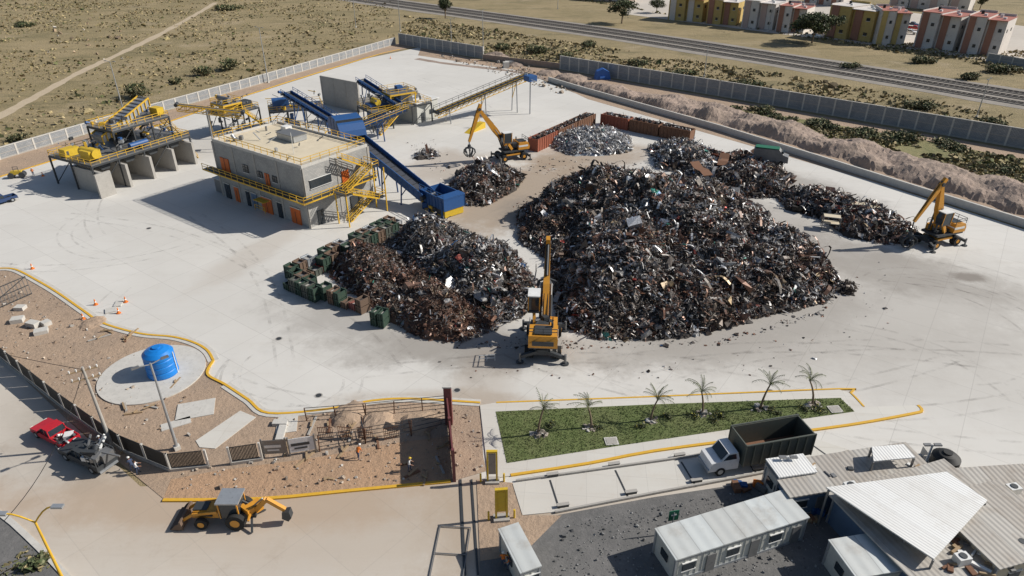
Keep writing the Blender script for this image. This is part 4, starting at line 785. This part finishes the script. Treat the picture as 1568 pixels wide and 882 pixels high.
for s_ in(-1,1):
    o.p('wheels').cyl((-1.0,s_*.75,.8),(-1.0,s_*1.2,.8),.8,'rubber',None,20);o.p('wheels').cyl((-1.0,s_*1.2,.8),(-1.0,s_*1.22,.8),.4,'machine_orange');o.p('wheels').cyl((1.9,s_*.75,.55),(1.9,s_*1.1,.55),.55,'rubber',None,18);o.p('wheels').cyl((1.9,s_*1.1,.55),(1.9,s_*1.13,.55),.28,'machine_orange')
    o.p('loader').beam((.5,s_*.68,1.6),(2.6,s_*.68,1.3),.14,.25,'machine_orange');o.p('loader').beam((2.6,s_*.68,1.3),(3.6,s_*.68,.6),.14,.22,'machine_orange')
    o.p('loader').cyl((1.0,s_*.6,1.1),(2.4,s_*.6,1.2),.08,'steel_dark');o.p('stabilisers').beam((-2.2,s_*.5,.9),(-2.4,s_*1.5,.1),.16,.16,'steel_dark')
o.p('bucket').prof([(3.5,.9),(3.4,.2),(3.7,.05),(4.5,.1),(4.5,.18),(3.75,.2),(3.6,.4),(3.65,.9)],-1.2,1.2,'brown_bin')
for s_ in(-1.2,1.2): o.p('bucket').prof([(3.5,.9),(3.4,.1),(4.4,.1),(4.0,.6)],s_-.03,s_+.03,'brown_bin')
h=o.p('backhoe_arm');h.beam((-2.3,0,1.0),(-3.6,.2,2.6),.35,.4,'machine_orange');h.beam((-3.6,.2,2.6),(-5.0,.3,1.5),.3,.35,'machine_orange');h.beam((-2.3,0,1.6),(-3.3,.2,2.7),.12,.12,'steel');h.prof([(-5.4,1.5),(-4.8,1.4),(-4.7,.7),(-5.2,.4),(-5.5,.8)],.0,.6,'steel_dark');o.p('body').clutter(-2.3,-1.4,-.5,.5,.8,1.6,6,('steel_dark','machine_orange'));o.done()
# ---------- offices (lower right) ----------
def cabin(name,p0,p1,W,h,roofm='corr_cont',wallm='office_wall',z=0,nwin=4,over=.15):
    x0,y0=G(p0[0],p0[1],h);x1,y1=G(p1[0],p1[1],h);a=math.atan2(y1-y0,x1-x0);L=math.hypot(x1-x0,y1-y0);o=Obj(name,(x0,y0),a);w=o.p('walls')
    w.box((L/2,W/2,h/2),(L,W,h-.1),wallm)
    for x in(0,L):
        for y in(0,W): w.box((x,y,h/2),(.2,.2,h-.08),'galv')
    w.box((L/2,-.02,.2),(L-.2,.1,.25),'galv');w.box((L/2,-.02,h-.2),(L-.2,.1,.25),'galv')
    if wallm=='office_wall':
        for i in range(int(L/.6)): w.box((.3+i*.6,-.015,h/2),(.06,.06,h-.7),'office_wall')
    r=o.p('roof');r.box((L/2,W/2,h+.02),(L+2*over,W+2*over,.14),roofm)
    d=o.p('openings')
    for i in range(nwin):
        x=L*(i+.6)/nwin
        if i%2==0: d.box((x,-.05,h*.55),(1.2,.12,.9),'glass');d.box((x,-.07,h*.55-.5),(1.4,.14,.08),'white');d.box((x,-.07,h*.55+.5),(1.4,.14,.08),'white')
        else: d.box((x,-.05,1.1),(.9,.12,2.1),'steel')
    d.box((-.05,W/2,1.6),(.12,1.0,.8),'glass');o.done();return a,L
cabin('site_office_cabin',(1036,856),(1236,792),3.2,2.9,nwin=6)
cabin('site_office_cabin',(1312,884),(1402,868),3.6,2.9,nwin=2);cabin('guard_cabin',(798,876),(826,866),4.6,2.7,nwin=1)
cabin('office_building',(1212,757),(1425,722),3.6,3.1,'corr_grey','office_blue',nwin=7,over=.4)
cabin('office_building',(1194,730),(1248,722),2.2,3.4,'corr_white','office_wall',nwin=1)
cabin('warehouse_building',(1418,900),(1600,835),10,3.4,'corr_grey','office_blue',nwin=3,over=.5);cabin('warehouse_building',(1500,800),(1640,790),6,2.6,'corr_grey','office_wall',nwin=2,over=.4);cabin('office_building',(1530,865),(1640,835),7,4.2,'corr_grey','cream',nwin=2,over=.4)
def canopy(px,z,m,dz=0):
    P=[(*G(u,v,z),z) for u,v in px];a=math.atan2(P[1][1]-P[0][1],P[1][0]-P[0][0]);o=Obj('canopy_roof',P[0][:2],a);ca,sa=math.cos(-a),math.sin(-a)
    Q=[((x-P[0][0])*ca-(y-P[0][1])*sa,(x-P[0][0])*sa+(y-P[0][1])*ca) for x,y,_ in P]
    b=o.p('roof');top=[(q[0],q[1],z+dz*(i in(2,3))) for i,q in enumerate(Q)];b.add(top+[(x,y,zz-.12) for x,y,zz in top],[(0,1,2,3),(4,5,6,7),(0,1,5,4),(1,2,6,5),(2,3,7,6),(3,0,4,7)],m)
    for q in top: o.p('posts').box((q[0]*.97,q[1]*.97,(q[2]-.12)/2),(.16,.16,q[2]-.12),'steel')
    for k in(.25,.5,.75): A=Vector(top[0]).lerp(Vector(top[3]),k);B=Vector(top[1]).lerp(Vector(top[2]),k);o.p('purlins').beam(A-Vector((0,0,.22)),B-Vector((0,0,.22)),.12,.18,'steel')
    o.done()
canopy([(1430,856),(1512,766),(1450,722),(1265,746)],4.6,'corr_white');canopy([(1338,706),(1402,700),(1384,680),(1335,684)],4.4,'corr_white')
for u,v in [(1548,755),(1300,752),(1560,840),(1470,862)]:
    o=Obj('air_conditioner',G(u,v,3.4),.2,3.5);o.p().box((0,0,.4),(1.1,.8,.7),'white');o.p().cyl((0,0,.75),(0,0,.82),.3,'steel_dark');o.done()
o=Obj('roof_junk',(0,0))
for i in range(30):
    u=R(1440,1568);v=R(790,880);x,y=G(u,v,3.6);o.p().box((x,y,3.62),(R(.3,1.6),R(.1,.5),R(.08,.3)),random.choice(['wood','steel','white','rust']),R(0,3))
for i in range(14):
    u=R(1230,1420);v=R(712,745);x,y=G(u,v,3.2);o.p().box((x,y,3.25),(R(.3,1.2),R(.1,.5),R(.08,.3)),random.choice(['wood','steel','white','rust','steel_dark']),R(0,3))
o.done()
o=Obj('stored_materials')
for i in range(26):
    u=R(1240,1300);v=R(775,800)
    if i>12:u=R(1120,1200);v=R(742,752)
    x,y=G(u,v);o.p().box((x,y,R(.2,.5)),(R(.3,1.2),R(.3,.9),R(.2,.8)),random.choice(['wood','steel','blue','rust','steel_dark','shirt_orange']),R(0,3))
o.done()
for u,v,h in[(1412,722,3.5),(1195,745,3.8)]: lamp(u,v,h,.6)
# ---------- site clutter ----------
def slab(u,v,L,W,h,rz,m='concrete_light',name='concrete_slab'): o=Obj(name,G(u,v),rz,.06);o.p().box((0,0,h/2),(L,W,h),m);o.p().box((0,0,-.02),(L*.9,W*.9,.06),'mound');o.done()
for u,v,L,W,h,r in [(28,493,1.5,1.2,.6,.3),(52,500,1.6,1.0,.7,-.3),(64,510,1.6,1.2,.5,.5),(32,474,1.3,1,.5,0),(72,498,1,1,.6,1),(432,662,.8,3,.3,.1),(430,650,1.6,.8,.4,0),(440,648,2.2,3.4,.08,.2),(182,466,1,1.6,.15,.2),(170,476,1.4,1.4,.15,.5),(780,98,3,1.5,1,.2),(775,104,2,1.6,2,.2),(1420,700,1,1,1,0),(270,650,3,1.2,.1,.5),(300,628,4,3,.1,.3)]: slab(u,v,L,W,h,r)
for u,v in [(50,412),(128,489),(147,467),(193,463),(66,270),(182,480),(35,268),(598,90)]:
    o=Obj('traffic_cone',G(u,v),0,.05);o.p().cyl((0,0,0),(0,0,.06),.32,'shirt_orange');o.p().cyl((0,0,.06),(0,0,.9),.2,'shirt_orange',.05);o.p().cyl((0,0,.4),(0,0,.55),.15,'white',.115);o.done()
o=Obj('compactor_roller',G(28,272),.3,.05);o.p().cyl((-1,-.7,.6),(-1,.7,.6),.6,'steel_dark');o.p().cyl((1,-.7,.6),(1,.7,.6),.6,'steel_dark');o.p().box((0,0,1.1),(2,1,.7),'yellow');o.p().rail([(-.3,-.4,1.4),(.6,-.4,1.4)],'steel_dark',1);o.done()
for i in range(26):
    u=R(180,300);v=R(560,700)
    if i>9:u=R(420,690);v=R(640,735)
    if i<4:u=R(120,210);v=R(505,530)
    o=Obj('timber_offcut',G(u,v),R(0,3),.08);o.p().box((0,0,.08),(R(1,3.2),.22,.12),random.choice(['wood','rust','concrete_wall']));o.p().box((.2,.15,.2),(R(.5,1.6),.18,.1),'wood',R(0,1));o.done()
o=Obj('blue_tarpaulin',G(922,121),.1,.05);b=o.p();b.prof([(-2.5,0),(-2,2.6),(0,3.4),(2,2.4),(2.6,0)],-1.2,1.2,'blue_tarp');b.box((.3,-1.3,.8),(3,.3,.5),'blue_tarp',.3);o.done()
o=Obj('steel_gate',G(6,470),ANG(6,470,40,455));b=o.p()
for z in(.2,1.6,3): b.beam((-4,0,z),(4,0,z),.1,.1,'steel_dark')
for i in range(17): b.beam((-4+i*.5,0,0),(-4+i*.5,0,3.1),.07,.07,'steel')
b.beam((-4,0,0),(4,0,3),.09,.09,'steel_dark');o.done()
o=Obj('barrier_frame',G(690,850),1.5,.06)
for x in(-3,0,3): o.p().beam((x,-1.4,.1),(x,1.4,.1),.08,.08,'steel')
for y in(-1.4,1.4): o.p().beam((-3,y,.1),(3,y,.1),.08,.08,'steel')
o.done()
o=Obj('barrier_frame',G(745,548),.1,.06)
for x in(-1,0,1): o.p().beam((x,-.8,0),(x,-.8,.9),.06,.06,'white')
for z in(.45,.9): o.p().beam((-1,-.8,z),(1,-.8,z),.06,.06,'white')
o.done()
# ---------- tyre marks ----------
n=NT('tyre_mark',.9);n.L(n.rng(n.noise(.35,None,8,.7),.42,.68,0,.20),n.b.inputs['Alpha']);M['tyre']=n.out(n.mix(.5,(.17,.16,.15),(.22,.20,.18)))
o=Obj('tyre_marks');b=o.p();zz=[.05]
def arc(u,v,rx,ry,a0,a1,rot=0,w=.35):
    x,y=G(u,v);zz[0]+=.0012
    for off_ in(-1.1,1.1):
        P=[]
        for k in range(41):
            t=math.radians(a0+(a1-a0)*k/40);px_=(rx+off_)*math.cos(t);py_=(ry+off_)*math.sin(t);P.append((x+px_*math.cos(rot)-py_*math.sin(rot),y+px_*math.sin(rot)+py_*math.cos(rot)))
        ribbon(b,P,w,zz[0],zz[0],'tyre')
for a in [(470,560,9,9,180,340),(500,565,12,10,150,300),(450,590,7,6,200,380),(700,560,30,9,200,330),(1400,500,15,14,-80,90),(1420,520,20,16,-90,60),(1380,470,24,18,-70,60),(1300,540,30,12,230,330),(250,340,16,14,160,260),(330,380,30,20,190,260),(600,260,20,18,180,280),(1480,500,12,16,-60,120),(1250,580,40,9,200,340),(160,360,20,12,200,320),(420,240,30,50,200,240),(380,460,20,24,170,250),(1080,560,40,8,230,320)]: arc(*a,R(-.3,.3))
for u1,v1,u2,v2 in [(400,440,620,560),(300,330,430,560),(100,330,400,420),(900,560,1500,560),(1000,580,1560,540),(1300,500,1560,620),(560,570,1250,585),(640,120,760,180),(1200,240,1560,340)]:
    A=Vector(G(u1,v1));B=Vector(G(u2,v2));zz[0]+=.0012;nrm=(B-A).normalized();nrm=Vector((-nrm.y,nrm.x))
    for s_ in(-1,1): ribbon(b,[A.lerp(B,k/20)+nrm*(s_*1.1+math.sin(k/20*3)*4) for k in range(21)],.4,zz[0],zz[0],'tyre')
o.done()
# ---------- houses ----------
def house(p0,p1,D,h,k,cA,cB,roof):
    L=DIST(*p0,*p1);o=Obj('row_house',G(*p0),ANG(*p0,*p1));s=L/k
    for i in range(k):
        x=i*s;cm=cA;w=o.p('walls');hh=h+(.0 if i%2 else .7);back=(.0 if i%2==0 else 1.6);w.box((x+s*.5,D/2+back/2,hh/2),(s*.97,D-back,hh),cm)
        o.p('roof').box((x+s*.5,D/2,hh+.1),(s*1.0,D*1.02,.2),roof);o.p('roof').box((x+s*.5,D*.95,hh+.6),(s*.9,.3,.9),cm);o.p('roof').box((x+s*.02,D*.5,hh+.35),(.3,D*.95,.5),'house_white')
        w.box((x+s*.28,back-.12,hh/2),(s*.34,.5,hh+.3),cB)
        for z in(h*.25,h*.72):
            o.p('windows').box((x+s*.72,back-.05,z),(s*.16,.16,1.2),'glass');o.p('windows').box((x+s*.72,back-.08,z-.7),(s*.2,.22,.12),'white')
        t=o.p('roof_tanks');t.cyl((x+s*.4,D*.55,hh+.2),(x+s*.4,D*.55,hh+1.4),.55,'white' if i%2 else 'black');t.box((x+s*.7,D*.3,hh+.5),(1,1,.7),'white')
    for y in(D*.3,D*.7): o.p('windows').box((L-.02,y,h*.7),(.12,1.2,1.1),'glass')
    o.done()
house((1022,30),(1072,35),14,10,2,'house_yellow','house_white','roof_red');house((1080,36),(1125,40),14,10,2,'house_yellow','house_red','house_white')
house((1134,42),(1180,47),14,11,2,'house_white','house_pink','house_white');house((1186,48),(1228,52),14,10,2,'house_white','house_red','roof_red')
house((1262,56),(1328,66),15,12,2,'house_yellow','house_red','house_white');house((1338,68),(1385,70),15,12,2,'house_white','house_yellow','roof_red')
house((1397,72),(1455,80),16,12.5,2,'house_white','house_red','roof_red');house((1466,81),(1525,88),16,12.5,2,'house_white','house_red','roof_red')
house((1575,98),(1680,112),16,11,4,'house_pink','house_white','roof_red');house((1230,5),(1290,10),14,10,3,'house_white','house_red','roof_red');house((1360,10),(1480,20),14,10,4,'house_white','house_pink','white');house((905,0),(960,4),14,9,2,'house_pink','house_white','roof_red')
blockwall([(1510,95),(1568,105),(1700,125)],3)
for u,v,m in[(1392,52,'car_white'),(1400,46,'car_red'),(1396,40,'car_blue'),(1245,58,'car_white')]: pickup((u,v),(u+10,v+1),m,'parked_car',1.1)
sheet('residential_street',[(960,22),(1240,58),(1400,76),(1568,102),(1700,118),(1700,60),(1568,40),(1400,20),(1100,-12),(960,-12)],.03,'road')
# ---------- people ----------
def person(u,v,rz,shirt,hat=None,z=.06,bend=0.0,arm=.4):
    V=[];E=[];Rd=[]
    def a(p,r,par=None):
        V.append(p);Rd.append(r)
        if par is not None:E.append((par,len(V)-1))
        return len(V)-1
    c_,s_=math.cos(bend),math.sin(bend)
    def T(x,y,zz): dz=zz-.95;return (x*c_+dz*s_,y,.95+dz*c_-x*s_) if zz>.95 else (x,y,zz)
    pel=a(T(0,0,.95),.15);ab=a(T(0,0,1.12),.13,pel);ch=a(T(0,0,1.34),.165,ab);nk=a(T(.01,0,1.5),.06,ch);jw=a(T(.03,0,1.60),.08,nk);hd=a(T(.015,0,1.68),.10,jw);a(T(.0,0,1.74),.085,hd);a(T(.125,0,1.63),.015,jw)
    for s in(-1,1):
        hp=a(T(0,s*.1,.9),.1,pel);kn=a((.06+.1*s,s*.12,.5),.065,hp);an=a((.0+.12*s,s*.13,.1),.045,kn);a((.17+.12*s,s*.14,.045),.035,an)
        sh=a(T(0,s*.2,1.42),.065,ch);el=a(T(.05+arm*.15,s*.28,1.14),.045,sh);wr=a(T(.15+arm*.35,s*.27,.96+arm*.2),.032,el);pm=a(T(.2+arm*.38,s*.26,.92+arm*.22),.035,wr)
        for k,(fl,fy) in enumerate(((.075,-.03),(.085,-.01),(.08,.012),(.065,.03))):
            m1=a(T(.2+arm*.38+.045,s*.26+fy,.90+arm*.22),.009,pm);a(T(.2+arm*.38+fl,s*.26+fy,.90+arm*.22-.03),.008,m1)
        a(T(.22+arm*.38,s*.26-s*.05,.92+arm*.22),.01,pm)
    me=bpy.data.meshes.new('p');me.from_pydata(V,E,[]);o=bpy.data.objects.new('tmp',me);bpy.context.collection.objects.link(o)
    o.modifiers.new('s','SKIN');o.modifiers.new('b','SUBSURF').levels=1
    for i,r in enumerate(Rd): me.skin_vertices[0].data[i].radius=(r,r)
    me.skin_vertices[0].data[0].use_root=True
    dg=bpy.context.evaluated_depsgraph_get();m2=bpy.data.meshes.new_from_object(o.evaluated_get(dg));bpy.data.objects.remove(o)
    m2.materials.clear()
    for k in('jeans',shirt,'skin','hair','black'): m2.materials.append(M[k])
    for p in m2.polygons:
        c=p.center;p.use_smooth=True;un=Vector((c.x*c_-(c.z-.95)*s_,c.y,.95+(c.z-.95)*c_+c.x*s_)) if c.z>.95 or bend>.3 else c
        if un.z<.1:p.material_index=4
        elif un.z<.97 and abs(c.y)<.2:p.material_index=0
        elif un.z>1.67 or (un.z>1.58 and un.x<-.02 and abs(c.y)<.12):p.material_index=3
        elif un.z>1.5:p.material_index=2
        elif abs(c.y)>.21 and un.z<1.0+arm*.25:p.material_index=2
        else:p.material_index=1
    e=bpy.data.objects.new('person',m2);bpy.context.collection.objects.link(e);e.location=(*G(u,v),z);e.rotation_euler=(0,0,rz)
    if hat:
        h=MB();q=Vector(T(0,0,1.73))
        h.cyl(q,q+Vector((0,0,.06)),.135,hat,.125,16);h.cyl(q+Vector((0,0,.06)),q+Vector((0,0,.12)),.125,hat,.06,16);h.box(q+Vector((.12,0,.01)),(.12,.18,.02),hat);h.build('hard_hat',e)
for a_ in [(212,726,.5,'shirt_white',None,.06,0,.6),(205,722,2.5,'jeans','white',.06,.3,.8),(549,704,1.2,'shirt_orange','white',.09,.7,.9),(627,722,0,'shirt_white','yellow',.09,.2,.7),(52,270,2,'shirt_orange','white',.06,0,.3),(771,868,1.6,'shirt_orange','white',.1,0,.4),(781,872,3,'shirt_orange','yellow',.1,.1,.5),(158,688,3.6,'jeans','white',.05,0,.5)]: person(*a_)
# ---------- light, world, camera ----------
el=math.radians(36);az=math.radians(82)
sd=Vector((math.sin(az)*math.cos(el),math.cos(az)*math.cos(el),math.sin(el)))
l=bpy.data.lights.new('sun','SUN');l.energy=5.0;l.angle=math.radians(.5);l.color=(1,.95,.87);lo_=bpy.data.objects.new('sun',l);bpy.context.collection.objects.link(lo_);lo_.rotation_euler=(-sd).to_track_quat('-Z','Y').to_euler();lo_.location=(60,20,80)
w=bpy.data.worlds.new('World');bpy.context.scene.world=w;w.use_nodes=True;sk=w.node_tree.nodes.new('ShaderNodeTexSky');sk.sky_type='NISHITA';sk.sun_disc=False;sk.sun_elevation=el;sk.sun_rotation=az
bg=w.node_tree.nodes['Background'];bg.inputs['Strength'].default_value=.075;w.node_tree.links.new(sk.outputs[0],bg.inputs[0])
cam=bpy.data.cameras.new('camera');cam.sensor_width=36;cam.lens=36*F/1568;cam.clip_end=8000;co=bpy.data.objects.new('camera',cam);bpy.context.collection.objects.link(co);co.location=(0,0,CH);co.rotation_euler=(math.pi/2-TH,0,0)
sc=bpy.context.scene;sc.camera=co;sc.view_settings.view_transform='Standard';sc.view_settings.look='None';sc.view_settings.exposure=0
